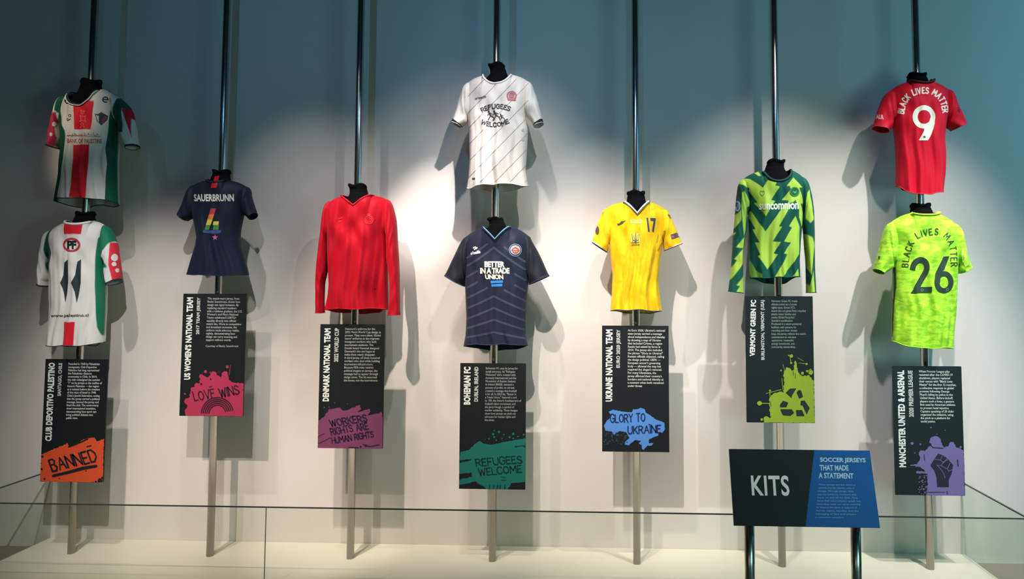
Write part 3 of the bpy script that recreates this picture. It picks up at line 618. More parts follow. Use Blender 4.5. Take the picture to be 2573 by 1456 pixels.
        prof += [(zt-.012, neckc, hnk*1.5, .072), (hz-.045, neckc, hnk*1.08, .070), (hz-.02, neckc, max(hnk*.86, wn*1.15), .062), (hz, neckc, wn*1.10, .058), (hz+.015, neckc, wn*1.02, .056)]
        prof = sorted(prof)
        for z, c, a, b in prof:
            for k in range(n): q = 2*math.pi*k/n; vs.append((c+a*math.cos(q)-mo[0], b*math.sin(q)-mo[1], z-mo[2]))
        for r in range(len(prof)-1):
            for k in range(n): fs.append((r*n+k, r*n+(k+1) % n, (r+1)*n+(k+1) % n, (r+1)*n+k))
        fs.append(tuple(range(n))[::-1]); fs.append(tuple((len(prof)-1)*n+k for k in range(n)))
        mesh('torso_form', vs, fs, M_black, mq, True)
        zc = s.wp(*P['captop']).z; cxn = P['pole']; z0 = hz+.006
        pr = [(wn*1.03, z0), (wn*.98, z0+(zc-z0)*.35), (wn*.93, z0+(zc-z0)*.6), (wn*1.0, z0+(zc-z0)*.72), (wn*1.03, zc-.008), (wn*.99, zc-.001), (wn*.8, zc), (.0225, zc-.004)]
        vs, fs = [], []
        for j, (r, z) in enumerate(pr):
            cc = neckc+(cxn-neckc)*min(1, j/3)
            for k in range(n):
                q = 2*math.pi*k/n; w_ = 1+.03*math.sin(q*5+j*.5)+.02*math.sin(q*9+1)
                if j == 7: w_ = 1
                vs.append((cc+r*w_*math.cos(q)-mo[0], min(r, .055)*w_*math.sin(q), z-mo[2]+(.006*math.sin(q*3+P['seed']) if 2 < j < 7 else 0)))
        for r in range(len(pr)-1):
            for k in range(n): fs.append((r*n+k, r*n+(k+1) % n, (r+1)*n+(k+1) % n, (r+1)*n+k))
        o = mesh('neck_cap', vs, fs, M_black, mq, True); o['label'] = 'gathered black fabric neck cap'
    def decal(s, name, fl, m, label=None, step=12, lift=.0016):
        bm = bmesh.new(); vv = [bm.verts.new((p[0], p[1], k*1e3)) for p, k in zip(fl.v, fl.k)]
        for f in fl.f:
            try: bm.faces.new([vv[i] for i in f])
            except ValueError: pass
        xs = [p[0] for p in fl.v]; ys = [p[1] for p in fl.v]
        for ax, lo, hi in ((0, min(xs), max(xs)), (1, min(ys), max(ys))):
            no = (1, 0, 0) if ax == 0 else (0, 1, 0); x = lo+step*.5
            while x < hi:
                co = (x, 0, 0) if ax == 0 else (0, x, 0)
                bmesh.ops.bisect_plane(bm, geom=bm.verts[:]+bm.edges[:]+bm.faces[:], plane_co=co, plane_no=no, dist=1e-4); x += step
        bad = []; off = s.root.location
        for v in bm.verts:
            h = s.hit(v.co.x, v.co.y)
            if h is None: bad.append(v); continue
            n = h[1] if h[1].y < 0 else -h[1]; v.co = h[0]+n*(lift+v.co.z*1e-3)-off
        bmesh.ops.delete(bm, geom=bad, context='VERTS')
        for f in [f for f in bm.faces if max(e.calc_length() for e in f.edges) > .06]: bm.faces.remove(f)
        me = bpy.data.meshes.new(name); bm.to_mesh(me); bm.free(); me.materials.append(m)
        me.polygons.foreach_set('use_smooth', [True]*len(me.polygons))
        o = link(bpy.data.objects.new(name, me), s.root)
        if label: o['label'] = label
        return o
_tm = {}
def M_trim(c):
    if c not in _tm: _tm[c] = mat('trim_%d_%d_%d' % c, c, .7, nscale=80, namt=.05, bump=.2, bscale=400)
    return _tm[c]
MC = cloth_mat('knit_fabric')
WT = (220, 214, 202); RD = (216, 30, 44); GN = (16, 84, 62); BK = (28, 30, 36); NV = (22, 30, 46)
#SHIRTS
# 1 front view, green white red, far left top
s = Shirt(dict(zoom=(60, 170, 3.936), seed=1, mat=MC, pole=POLX[0], col=WT, nw=50, captop=(660, 128),
 label='white, green and red striped short-sleeved shirt seen from the front, upper one at far left', mlabel='black torso form with gathered neck inside the striped shirt at upper far left',
 left=[(372, 300), (360, 540), (366, 700), (362, 850), (340, 1050), (308, 1282)], right=[(935, 300), (950, 560), (945, 760), (938, 1000), (942, 1200), (948, 1320)],
 neck=[(528, 248), (798, 218)], dip=(606, 372), hem=[(308, 1282), (600, 1290), (800, 1302), (870, 1300), (948, 1370)], hem_far=[(330, 1330), (450, 1372), (600, 1392), (770, 1362), (945, 1392)],
 sl=[((372, 300), (362, 545)), ((322, 440), (362, 660)), ((270, 620), (358, 740)), ((222, 760), (356, 812))],
 sr=[((935, 292), (950, 545)), ((1052, 400), (952, 600)), ((1100, 560), (968, 700)), ((1140, 770), (1004, 815))], sd0=.06, sd1=.055, far_dip=.01,
 trim=(34, 40, 50), edge=(26, 34, 40), cuffcol=(26, 34, 50), cuff=4, collar2=(232, 228, 220), fold=1.1, trim_mat=None,
 polys=[('b', [(885, 200), (1000, 200), (1000, 1500), (790, 1400), (800, 1290), (822, 950), (806, 800), (835, 600), (858, 420)], GN),
  ('b', [(200, 250), (372, 250), (362, 420), (372, 520), (402, 620), (408, 700), (386, 900), (350, 1150), (310, 1350), (200, 1350)], GN),
  ('b', [(528, 330), (694, 330), (658, 612), (497, 610)], RD), ('b', [(488, 764), (646, 760), (610, 1290), (443, 1282)], RD),
  ('r', [(880, 200), (1100, 200), (1100, 400), (970, 402), (975, 640), (880, 640)], GN), ('r', [(966, 402), (1100, 388), (1100, 520), (1066, 698), (1010, 540)], (196, 28, 52)),
  ('l', [(300, 200), (400, 200), (400, 470), (340, 450), (300, 420)], GN), ('l', [(100, 470), (318, 440), (330, 560), (330, 700), (290, 790), (100, 830)], (190, 50, 80))]))
f = Flat(); f.ring(430, 330, 27, 27, 9, a0=-5.35, a1=.0); f.stroke([(404, 330), (456, 330)], 8); f.ring(805, 318, 30, 30, 10, a0=-5.35, a1=.0); f.stroke([(777, 318), (834, 318)], 9)
s.decal('shoulder_logo', f, flat(NV), 'two dark round e marks')
f = Flat(); f.stroke([(470, 300), (476, 350)], 5); f.stroke([(852, 300), (858, 345)], 5); s.decal('shoulder_logo_mark', f, flat(RD))
f = Flat(); f.ring(455, 475, 14, 14, 5); f.ring(437, 512, 11, 11, 4); f.stroke([(432, 525), (462, 508)], 7); s.decal('maker_logo', f, flat((60, 62, 60)))
f = Flat().poly([(702, 458), (735, 460), (765, 440), (800, 460), (832, 480), (822, 520), (765, 572), (722, 530)]); s.decal('crest', f, flat((52, 62, 68)), 'shield crest')
f = Flat().poly([(712, 470), (740, 478), (742, 545), (725, 520)]); s.decal('crest_field', f, flat((214, 212, 204)), lift=.0024)
f = Flat().poly([(795, 480), (822, 485), (815, 515), (772, 560), (772, 520)]); s.decal('crest_field', f, flat((150, 70, 70)), lift=.0024)
f = Flat()
for x, y, r in ((585, 505, 26), (583, 445, 17), (578, 562, 15)): f.ring(x, y, r, r*.95, 5)
for x, y in ((560, 480), (610, 480), (560, 530), (610, 530), (600, 430), (568, 425), (595, 585), (565, 590)): f.blob(x, y, 7)
s.decal('chest_emblem', f, flat((226, 120, 90)), 'tone-on-tone emblem in the red stripe')
f = Flat().text('\u0628\u0646\u0643 \u0641\u0644\u0633\u0637\u064a\u0646'[::-1], (430, 688), (765, 682), (430, 645), bold=0); f.stroke([(428, 672), (765, 682)], 4)
try: s.decal('sponsor_script', f, flat((150, 60, 60)))
except Exception as ex: print('script', ex)
f = Flat().text('BANK OF PALESTINE', (432, 744), (772, 750), (432, 702), bold=.012); s.decal('sponsor_lettering', f, flat((196, 84, 74)), 'red sponsor lettering')
f = Flat().blob(300, 560, 24).blob(268, 660, 14, ry=20); s.decal('sleeve_badge', f, flat((214, 208, 206)))
# 2 back view, PF
s = Shirt(dict(zoom=(60, 510, 3.83), seed=2, mat=MC, pole=POLX[0], col=WT, nw=46, captop=(600, 92),
 label='white and green shirt seen from the back with a round red PF patch', mlabel='black torso form inside the PF shirt at lower far left',
 left=[(232, 285), (246, 420), (254, 520), (250, 700), (248, 900), (250, 1000), (238, 1150), (215, 1382)], right=[(818, 240), (800, 620), (805, 850), (800, 1050), (792, 1200), (785, 1345)],
 neck=[(470, 172), (700, 180)], dip=(590, 205), hem=[(215, 1382), (480, 1380), (700, 1372), (785, 1345)], hem_far=[(230, 1375), (480, 1378), (700, 1372), (790, 1320)],
 sl=[((232, 285), (252, 530)), ((196, 395), (250, 620)), ((166, 580), (246, 720)), ((148, 782), (238, 815))],
 sr=[((818, 240), (802, 600)), ((872, 350), (800, 640)), ((902, 490), (796, 710)), ((944, 745), (796, 800))], sd0=.06, sd1=.055, far_dip=.075, back=1,
 trim=(226, 222, 212), edge=(44, 50, 54), cuffcol=(30, 40, 48), cuff=4, fold=.8,
 polys=[('b', [(820, 240), (760, 280), (716, 335), (690, 480), (682, 800), (690, 1000), (705, 1200), (700, 1420), (900, 1420), (900, 240)], (26, 112, 78)),
  ('b', [(200, 300), (240, 300), (262, 480), (250, 560), (240, 600), (200, 560)], GN),
  ('r', [(740, 200), (900, 200), (900, 382), (822, 385), (740, 512), (800, 620), (700, 640), (700, 300)], (26, 112, 78)), ('r', [(828, 382), (900, 366), (990, 740), (850, 760), (812, 600)], (216, 48, 60)),
  ('l', [(180, 250), (300, 250), (300, 840), (155, 830), (205, 620), (215, 540), (192, 410)], (20, 66, 60)),
  ('b', [(412, 150), (582, 150), (550, 302), (386, 302)], RD), ('b', [(386, 1148), (490, 1148), (478, 1400), (385, 1400)], RD)]))
f = Flat().ring(460, 405, 84, 69, 20); s.decal('round_patch', f, flat((186, 52, 60)), 'red ring of the round patch')
f = Flat().text('PF', (418, 446), (506, 446), (418, 364), bold=.05, space=.85); s.decal('patch_lettering', f, flat(BK), 'black letters PF')
f = Flat().poly([(393, 575), (425, 545), (428, 760), (418, 870), (400, 962), (386, 870), (372, 820), (350, 772), (380, 700)]).poly([(515, 568), (550, 545), (548, 770), (530, 880), (508, 965), (490, 860), (455, 770), (495, 690)])
s.decal('number', f, flat((42, 50, 54)), 'two dark spiked shapes forming the number eleven')
f = Flat().text('www.palestino.cl', (262, 1108), (622, 1104), (262, 1072), bold=.02); s.decal('website_lettering', f, flat((56, 52, 50)))
f = Flat().blob(872, 530, 34, ry=38).blob(866, 590, 24).blob(898, 650, 22); s.decal('sleeve_badge', f, flat((226, 214, 206)))
# 3 navy fitted
s = Shirt(dict(zoom=(400, 410, 4.853), seed=3, mat=MC, pole=POLX[1], col=(20, 27, 42), nw=44, captop=(750, 92), depth=.095,
 label='small fitted navy shirt seen from the back with white lettering and a rainbow number four', mlabel='black slim torso form inside the small navy shirt',
 left=[(388, 285), (408, 480), (418, 665), (445, 800), (460, 900), (445, 1000), (400, 1150), (338, 1357)], right=[(1092, 300), (1050, 480), (1035, 640), (1000, 800), (990, 900), (1003, 1010), (1045, 1150), (1100, 1360)],
 neck=[(640, 205), (860, 212)], dip=(745, 235), hem=[(338, 1357), (720, 1372), (1100, 1360)], hem_far=[(345, 1355), (720, 1365), (1095, 1358)],
 sl=[((388, 285), (415, 660)), ((335, 385), (408, 672)), ((290, 500), (385, 690)), ((238, 612), (345, 712))],
 sr=[((1092, 300), (1035, 630)), ((1110, 380), (1045, 640)), ((1135, 470), (1075, 660)), ((1180, 605), (1108, 695))], sd0=.055, sd1=.05, far_dip=.05, back=1, trim=(20, 26, 40), fold=.45))
f = Flat().poly([(678, 160), (732, 152), (700, 302), (632, 306)]); 
q_ = [at(*s.px(X, Y), -.0655) for X, Y in ((678, 162), (732, 154), (708, 262), (646, 262))]; vs_ = [v_-s.root.location for v_ in q_]+[v_-s.root.location+Vector((0, .004, 0)) for v_ in q_]
o = mesh('collar_strap', vs_, [(0, 1, 2, 3), (7, 6, 5, 4), (0, 4, 5, 1), (1, 5, 6, 2), (2, 6, 7, 3), (3, 7, 4, 0)], flat((200, 30, 44)), s.root); o['label'] = 'red strap at the back of the neck'
f = Flat().poly([(646, 225), (716, 225), (700, 302), (632, 306)]); s.decal('collar_strap', f, flat((200, 30, 44)))
f = Flat().text('SAUERBRUNN', (428, 468), (912, 468), (424, 380), bold=.03); s.decal('name_lettering', f, flat((214, 212, 196)), 'white block lettering')
for (a, b_), c in zip(((555, 625), (625, 690), (690, 755), (755, 815), (815, 862)), ((168, 50, 60), (206, 118, 60), (206, 186, 70), (62, 128, 60), (62, 72, 130))):
    f = Flat(); lx = lambda y: 628-(y-560)*.29; rx = lambda y: 690-(y-570)*.33
    if b_ <= 815: f.poly([(lx(a), a), (rx(a), a), (rx(b_), b_), (lx(b_), b_)])
    else: f.poly([(530, 822), (755, 818), (755, 845), (725, 862), (650, 862), (540, 850)])
    if a >= 690 and b_ <= 815: f.poly([(664, max(a, 712)), (730, max(a, 712)), (722, b_), (656, b_)])
    s.decal('number_stripe', f, flat(c), None)
f = Flat()
for k in range(5): f.poly([(683, 908)]+[(683+r*math.sin(2*math.pi*(k+d)/5), 908-r*math.cos(2*math.pi*(k+d)/5)) for r, d in ((16, -.5), (40, 0), (16, .5))])
s.decal('number_star', f, flat((190, 90, 140)))
# 4 plain red long sleeve
s = Shirt(dict(zoom=(740, 440, 3.935), seed=4, mat=MC, pole=POLX[2], col=(186, 6, 30), nw=45, captop=(625, 95),
 label='plain red long-sleeved shirt seen from the front on the third pole', mlabel='black torso form inside the red long-sleeved shirt',
 left=[(318, 290), (325, 480), (328, 700), (335, 930), (342, 1080), (330, 1200), (300, 1330)], right=[(945, 262), (925, 480), (912, 700), (912, 900), (908, 1100), (905, 1330)],
 neck=[(488, 210), (787, 206)], dip=(612, 302), v=1, hem=[(300, 1325), (600, 1326), (905, 1328)], hem_far=[(305, 1335), (500, 1362), (700, 1368), (880, 1362), (905, 1330)],
 sl=[((315, 290), (330, 640)), ((272, 540), (328, 800)), ((235, 800), (318, 955)), ((215, 1000), (300, 1060)), ((209, 1200), (299, 1215)), ((208, 1362), (300, 1364))],
 sr=[((948, 262), (912, 600)), ((1000, 430), (915, 740)), ((1015, 620), (918, 860)), ((1032, 900), (940, 1010)), ((1042, 1150), (942, 1180)), ((1046, 1384), (922, 1384))], sd0=.07, sd1=.048,
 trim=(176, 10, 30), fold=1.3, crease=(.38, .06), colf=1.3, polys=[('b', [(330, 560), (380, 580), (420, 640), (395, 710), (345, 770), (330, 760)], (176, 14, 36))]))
f = Flat().ring(735, 445, 44, 42, 8).ring(735, 445, 28, 26, 6); f.poly([(715, 395), (735, 380), (755, 395), (745, 405), (722, 405)]); s.decal('crest', f, flat((222, 50, 56)), 'tone-on-tone round crest')
f = Flat().poly([(435, 428), (478, 418), (480, 428), (440, 440)]).poly([(438, 456), (478, 446), (480, 456), (442, 468)]); s.decal('maker_logo', f, flat((222, 44, 54)))
# 5 white pinstripe
s = Shirt(dict(zoom=(1080, 140, 4.044), seed=5, mat=MC, pole=POLX[3], col=(228, 216, 204), nw=42, captop=(685, 86),
 label='cream white shirt with thin diagonal pinstripes and black cuffs, the highest shirt', mlabel='black torso form inside the white pinstriped shirt',
 left=[(372, 290), (385, 480), (388, 650), (400, 800), (405, 1050), (395, 1230), (378, 1345)], right=[(1022, 278), (990, 480), (976, 640), (1000, 760), (990, 950), (976, 1170), (1002, 1325)],
 neck=[(553, 205), (843, 200)], dip=(700, 288), hem=[(378, 1338), (470, 1312), (700, 1296), (900, 1300), (1003, 1322)], hem_far=[(378, 1345), (520, 1372), (700, 1396), (880, 1380), (1003, 1325)],
 sl=[((368, 290), (388, 640)), ((325, 370), (386, 655)), ((285, 490), (372, 690)), ((225, 682), (318, 722))],
 sr=[((1025, 278), (978, 610)), ((1065, 365), (1000, 640)), ((1100, 470), (1030, 670)), ((1156, 690), (1056, 725))],
 trim=(232, 224, 214), cuffcol=(36, 38, 44), cuff=5, edge=(216, 206, 196), fold=1.15, colf=1.3))
f = Flat()
for c in (390, 560, 720, 890, 1060, 1225, 1390, 1545, 1700, 1860, 2010):
    pts = [(X, -1.03*(X-410)+c) for X in range(388, 1004, 12)]; seg = [p for p in pts if 225 < p[1] < 1290]
    if len(seg) > 1: s.decal('pinstripe', Flat().stroke(seg, 4, cap=False), flat((160, 142, 130)), None, step=14, lift=.0012)
f = Flat(); arc_hand(f, 'REFUGEES', smooth_path([(536, 575), (610, 543), (672, 536), (740, 540), (808, 562)], 8), 42, 9, gap=.25, serif=6); arc_hand(f, 'WELCOME', smooth_path([(522, 690), (590, 714), (660, 722), (740, 710), (806, 682)], 8), 40, 9, gap=.3, serif=6)
s.decal('slogan_lettering', f, flat((64, 58, 56)), 'arched dark lettering REFUGEES WELCOME', lift=.002)
f = Flat()
for x, y, k in ((612, 560, 1.0), (668, 556, 1.05), (728, 590, .7)):
    f.ellipse(x-12*k, y+8*k, 10*k, 10*k, 10); f.stroke([(x-8*k, y+18*k), (x+8*k, y+52*k)], 16*k); f.stroke([(x+8*k, y+50*k), (x-8*k, y+74*k), (x-20*k, y+96*k)], 8*k); f.stroke([(x+8*k, y+50*k), (x+36*k, y+66*k), (x+46*k, y+90*k)], 8*k); f.stroke([(x-4*k, y+22*k), (x-24*k, y+46*k)], 6*k); f.stroke([(x+2*k, y+22*k), (x+26*k, y+34*k)], 6*k)
s.decal('running_figures', f, flat((70, 62, 60)), 'small dark running family pictogram', lift=.002)
f = Flat().text("o'neills", (464, 448), (574, 424), (462, 424), bold=.03); s.decal('maker_logo', f, flat((84, 76, 74)), lift=.002)
f = Flat().ring(831, 408, 52, 50, 14).ellipse(831, 406, 30, 28); f.poly([(785, 430), (878, 430), (872, 460), (792, 456)]); s.decal('crest', f, flat((182, 104, 108)), 'dusty red round crest', lift=.002)
f = Flat().ring(831, 408, 40, 38, 4).stroke([(815, 395), (830, 410), (847, 395)], 4).stroke([(808, 418), (852, 418)], 4); s.decal('crest_detail', f, flat((216, 180, 172)), lift=.003)
f = Flat().poly([(432, 1242), (462, 1242), (462, 1258), (432, 1258)]); s.decal('hem_tag', f, flat((70, 70, 84)))
f = Flat().blob(945, 755, 14).blob(945, 850, 16).blob(985, 680, 10, ry=20); s.decal('side_marks', f, flat((196, 190, 176)))
# 6 navy chevrons
s = Shirt(dict(zoom=(1080, 530, 4.044), seed=6, mat=MC, pole=POLX[3], col=(34, 38, 54), slcol=(28, 31, 38), nw=40, captop=(675, 72),
 label='dark navy shirt with grey chevrons and a pale blue V collar, below the white shirt', mlabel='black torso form inside the navy chevron shirt',
 left=[(372, 262), (362, 480), (360, 760), (366, 900), (374, 1100), (365, 1260), (344, 1372)], right=[(1010, 262), (1005, 480), (1004, 740), (985, 900), (975, 1100), (976, 1250), (1000, 1372)],
 neck=[(552, 168), (822, 162)], dip=(652, 290), v=1, hem=[(344, 1368), (660, 1362), (1000, 1366)], hem_far=[(344, 1372), (500, 1398), (700, 1418), (880, 1402), (1000, 1372)],
 sl=[((370, 262), (360, 700)), ((318, 320), (360, 735)), ((240, 480), (358, 752)), ((153, 660), (356, 770))],
 sr=[((1012, 262), (1004, 690)), ((1045, 320), (1005, 720)), ((1120, 455), (1006, 735)), ((1212, 662), (1010, 750))], sd0=.07, sd1=.065,
 trim=(110, 168, 206), cuffcol=(44, 48, 58), cuff=4, edge=(38, 46, 64), fold=.9, colr=.003, colf=1.2, collar2=(34, 40, 58)))
M_chev = mat('chevron_print', (60, 64, 84), .7)
for ay, sl_ in ((285, .82), (375, .78), (500, .72), (625, .66), (745, .60), (868, .52), (988, .46), (1108, .36), (1235, .22)):
    L = [(650-t*270/8, ay+sl_*(270*t/8)*(1-.12*t/8)) for t in range(9)]; R2 = [(650+t*320/9, ay+sl_*(320*t/9)*(1-.10*t/9)) for t in range(10)]
    if ay == 285: L = L[2:]; R2 = R2[3:]
    if ay in (500, 625): L = L[5:]; R2 = R2[6:]
    if ay == 745: L = L[2:]; R2 = R2[3:]
    for q_ in ([L[::-1]+R2[1:]] if abs(L[0][0]-650) < 1 and abs(R2[0][0]-650) < 1 else [L, R2]): s.decal('chevron_stripe', Flat().stroke(q_, 20), M_chev, None, lift=.0006)
f = Flat().text('BETTER', (556, 574), (762, 576), (556, 514), bold=.05, space=.9).text('IN A TRADE', (512, 640), (810, 640), (512, 580), bold=.05, space=.9).text('UNION', (566, 696), (750, 698), (560, 646), bold=.05, space=.9)
s.decal('sponsor_lettering', f, flat((232, 226, 204)), 'cream block lettering BETTER IN A TRADE UNION')
f = Flat().poly([(618, 712), (745, 706), (742, 732), (622, 738)]).poly([(626, 748), (738, 742), (736, 768), (628, 772)]); s.decal('sponsor_bars', f, flat((52, 132, 206)), 'two blue bars')
f = Flat().ellipse(868, 400, 66, 66); s.decal('crest', f, flat((28, 34, 56)), 'round crest with pale blue ring')
f = Flat().ring(868, 400, 64, 64, 6); s.decal('crest_ring', f, flat((120, 170, 200)), lift=.0022)
f = Flat().ellipse(868, 398, 50, 48); s.decal('crest_disc', f, flat((226, 180, 168)), lift=.0024)
f = Flat().stroke([(835, 395), (868, 372), (900, 395), (890, 425), (848, 425), (835, 395)], 7).stroke([(830, 405), (906, 405)], 6).stroke([(855, 430), (880, 430)], 6); s.decal('crest_detail', f, flat((190, 60, 60)), lift=.0032)
f = Flat().text("o'neills", (416, 450), (516, 432), (414, 416), bold=.05).blob(448, 376, 9).blob(470, 384, 10).blob(462, 370, 8).blob(480, 376, 7).blob(456, 394, 7); s.decal('maker_logo', f, flat((214, 214, 210)))
# 7 yellow
s = Shirt(dict(zoom=(1440, 460, 4.281), seed=7, mat=cloth_mat('yellow_fabric', 'noise', ((234, 176, 12), (248, 198, 22), (1, 1, .35), 30)), pole=POLX[4], col=(255, 255, 255), nw=45, captop=(665, 92),
 label='yellow short-sleeved shirt with a navy number 17 on the chest', mlabel='black torso form inside the yellow shirt',
 left=[(345, 280), (375, 480), (388, 680), (410, 850), (425, 1000), (415, 1200), (402, 1375)], right=[(1010, 300), (985, 480), (965, 650), (930, 880), (915, 1050), (940, 1250), (957, 1390)],
 neck=[(545, 208), (812, 204)], dip=(670, 330), v=1, hem=[(402, 1372), (680, 1366), (957, 1380)], hem_far=[(405, 1380), (560, 1396), (720, 1404), (860, 1398), (957, 1388)],
 sl=[((342, 282), (388, 660)), ((300, 350), (386, 690)), ((255, 460), (384, 715)), ((205, 640), (368, 748))],
 sr=[((1012, 300), (968, 630)), ((1052, 375), (968, 660)), ((1100, 480), (972, 690)), ((1173, 655), (980, 730))],
 trim=(246, 236, 200), cuffcol=(240, 226, 180), cuff=3, edge=(70, 80, 110), collar2=(86, 92, 108), fold=1.0, colr=.0042, colf=1.3))
f = Flat().text('17', (806, 528), (905, 534), (790, 374), bold=.03); s.decal('number', f, flat((58, 66, 92)), 'navy number 17')
f = Flat().poly([(470, 438), (500, 434), (520, 412), (572, 405), (550, 418), (530, 440), (488, 462)]); s.decal('maker_logo', f, flat((72, 84, 50)))
f = Flat().poly([(615, 396), (740, 396), (740, 436), (615, 436)]); s.decal('chest_patch', f, flat((252, 226, 110)))
f = Flat().text('20.20 UKR', (625, 412), (735, 412), (625, 400)); s.decal('chest_patch_lettering', f, flat((190, 100, 50)), lift=.0026)
f = Flat().poly([(618, 545), (722, 545), (722, 640), (618, 640)]); s.decal('trident_field', f, flat((250, 222, 90)))
f = Flat().stroke([(632, 550), (640, 612), (672, 625), (706, 612), (714, 550)], 6).stroke([(672, 545), (672, 640)], 7).stroke([(650, 560), (660, 605), (672, 615)], 4).stroke([(694, 560), (686, 605), (672, 615)], 4).ring(650, 630, 16, 12, 4).ring(694, 630, 16, 12, 4).ring(672, 640, 12, 12, 4); s.decal('trident_crest', f, flat((92, 96, 96)), 'trident crest', lift=.0026)
f = Flat().text('UKRAINE', (628, 674), (714, 674), (628, 658), bold=.03); s.decal('crest_lettering', f, flat((110, 104, 60)), lift=.002)
f = Flat().poly([(1050, 556), (1138, 528), (1146, 578), (1060, 608)]); s.decal('sleeve_badge', f, flat((96, 70, 90)), 'dark purple badge on the right sleeve')
f = Flat().blob(1072, 580, 13).blob(1120, 560, 8); s.decal('sleeve_badge_mark', f, flat((190, 90, 100)), lift=.003)
f = Flat().ellipse(262, 512, 20, 46); s.decal('round_sleeve_badge', f, flat((90, 70, 60)))
f = Flat().poly([(1012, 335), (1045, 350), (1055, 382), (1035, 372)]).poly([(305, 320), (325, 318), (318, 340), (300, 345)]); s.decal('shoulder_logo', f, flat((90, 90, 60)))
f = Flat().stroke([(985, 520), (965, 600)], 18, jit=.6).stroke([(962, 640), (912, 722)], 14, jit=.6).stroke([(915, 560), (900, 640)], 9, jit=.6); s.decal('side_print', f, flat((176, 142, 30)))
f = Flat()
# 8 zigzag green
DG = (14, 82, 66); LG = (168, 204, 72)
s = Shirt(dict(zoom=(1790, 380, 3.83), seed=8, mat=MC, pole=POLX[5], col=DG, nw=44, captop=(597, 88),
 label='long-sleeved shirt in dark green and lime tree-shaped zigzags on the sixth pole', mlabel='black torso form inside the zigzag green shirt',
 left=[(268, 292), (325, 480), (340, 620), (346, 720), (350, 900), (352, 1100), (358, 1226)], right=[(892, 272), (870, 480), (860, 740), (846, 900), (838, 1050), (842, 1212)],
 neck=[(462, 188), (738, 180)], dip=(630, 292), hem=[(358, 1220), (600, 1216), (842, 1208)], hem_far=[(360, 1232), (470, 1270), (600, 1284), (720, 1270), (842, 1216)],
 sl=[((262, 300), (338, 600)), ((235, 420), (335, 720)), ((216, 640), (312, 840)), ((198, 850), (298, 960)), ((180, 1100), (296, 1130)), ((152, 1348), (298, 1368))],
 sr=[((896, 272), (862, 560)), ((940, 380), (866, 680)), ((970, 560), (876, 780)), ((980, 800), (884, 900)), ((986, 1100), (896, 1110)), ((998, 1360), (900, 1362))], sd0=.065, sd1=.046,
 trim=(12, 56, 46), edge=(24, 70, 50), cuff=1, fold=.9,
 polys=[('bl', [(250, 295), (310, 245), (360, 270), (485, 352), (535, 280), (620, 300), (605, 330), (648, 342), (565, 470), (605, 480), (560, 545), (515, 628), (490, 590), (445, 545), (400, 500), (435, 495), (345, 385), (358, 360), (300, 325)], LG),
  ('b', [(778, 252), (865, 350), (835, 352), (885, 505), (850, 505), (880, 640), (860, 730), (835, 640), (835, 560), (800, 470), (780, 490), (725, 505), (735, 475), (670, 470), (755, 365), (745, 335), (715, 335)], LG),
  ('b', [(700, 505), (760, 510), (640, 725), (672, 728), (580, 870), (660, 875), (590, 985), (630, 995), (530, 1140), (435, 1010), (462, 1000), (410, 880), (455, 880), (385, 755), (415, 750), (330, 570), (375, 580), (440, 680), (510, 775), (545, 725)], LG),
  ('b', [(800, 625), (840, 735), (835, 990), (680, 1212), (595, 1216), (722, 995), (690, 985), (757, 880), (690, 870), (768, 735), (738, 722)], LG),
  ('b', [(825, 1130), (850, 1230), (770, 1215)], LG), ('b', [(350, 985), (420, 1150), (480, 1188), (485, 1240), (400, 1240), (345, 1050)], (120, 170, 70)), ('b', [(400, 212), (440, 200), (468, 240), (440, 238)], LG),
  ('l', [(285, 400), (310, 385), (355, 480), (355, 530), (330, 540), (318, 760), (305, 820), (292, 700), (280, 520)], (150, 196, 70)), ('l', [(275, 570), (280, 660), (205, 745), (180, 660)], LG), ('l', [(180, 778), (228, 785), (200, 812)], LG),
  ('l', [(310, 825), (310, 932), (225, 926)], LG), ('l', [(310, 935), (310, 1080), (165, 1240), (140, 1200), (240, 1050), (205, 1042)], LG), ('l', [(320, 1200), (320, 1390), (222, 1390), (265, 1302), (232, 1290)], LG),
  ('r', [(915, 400), (935, 370), (962, 540), (990, 650), (945, 692), (898, 650), (900, 480)], LG), ('r', [(860, 780), (965, 832), (1000, 900), (955, 1192), (900, 1130), (890, 940), (915, 940), (870, 880)], LG), ('r', [(890, 1200), (935, 1300), (990, 1150), (1010, 1390), (890, 1390)], LG)]))
f = Flat().text('suncommon', (450, 566), (828, 560), (450, 506), bold=.03, space=1.0); s.decal('sponsor_lettering', f, flat((226, 240, 206)), 'white lower-case sponsor lettering')
f = Flat().ellipse(790, 392, 47, 47); s.decal('crest', f, flat((20, 92, 50)), 'dark green round crest')
f = Flat().ring(790, 392, 42, 42, 4).poly([(768, 382), (790, 392), (812, 380), (798, 408), (782, 408)]); s.decal('crest_detail', f, flat((90, 160, 80)), lift=.0026)
f = Flat().stroke([(478, 432), (458, 406), (460, 386), (470, 382), (480, 392), (492, 382), (500, 392), (498, 410), (478, 432)], 4); s.decal('heart_logo', f, flat((70, 120, 50)))
f = Flat().ellipse(244, 530, 26, 52, 20); s.decal('sleeve_badge', f, flat((150, 200, 200)), 'pale blue sleeve badge')
f = Flat().stroke([(240, 500), (242, 560)], 9).ring(250, 530, 13, 30, 5); s.decal('sleeve_badge_mark', f, flat((40, 90, 110)), lift=.003)
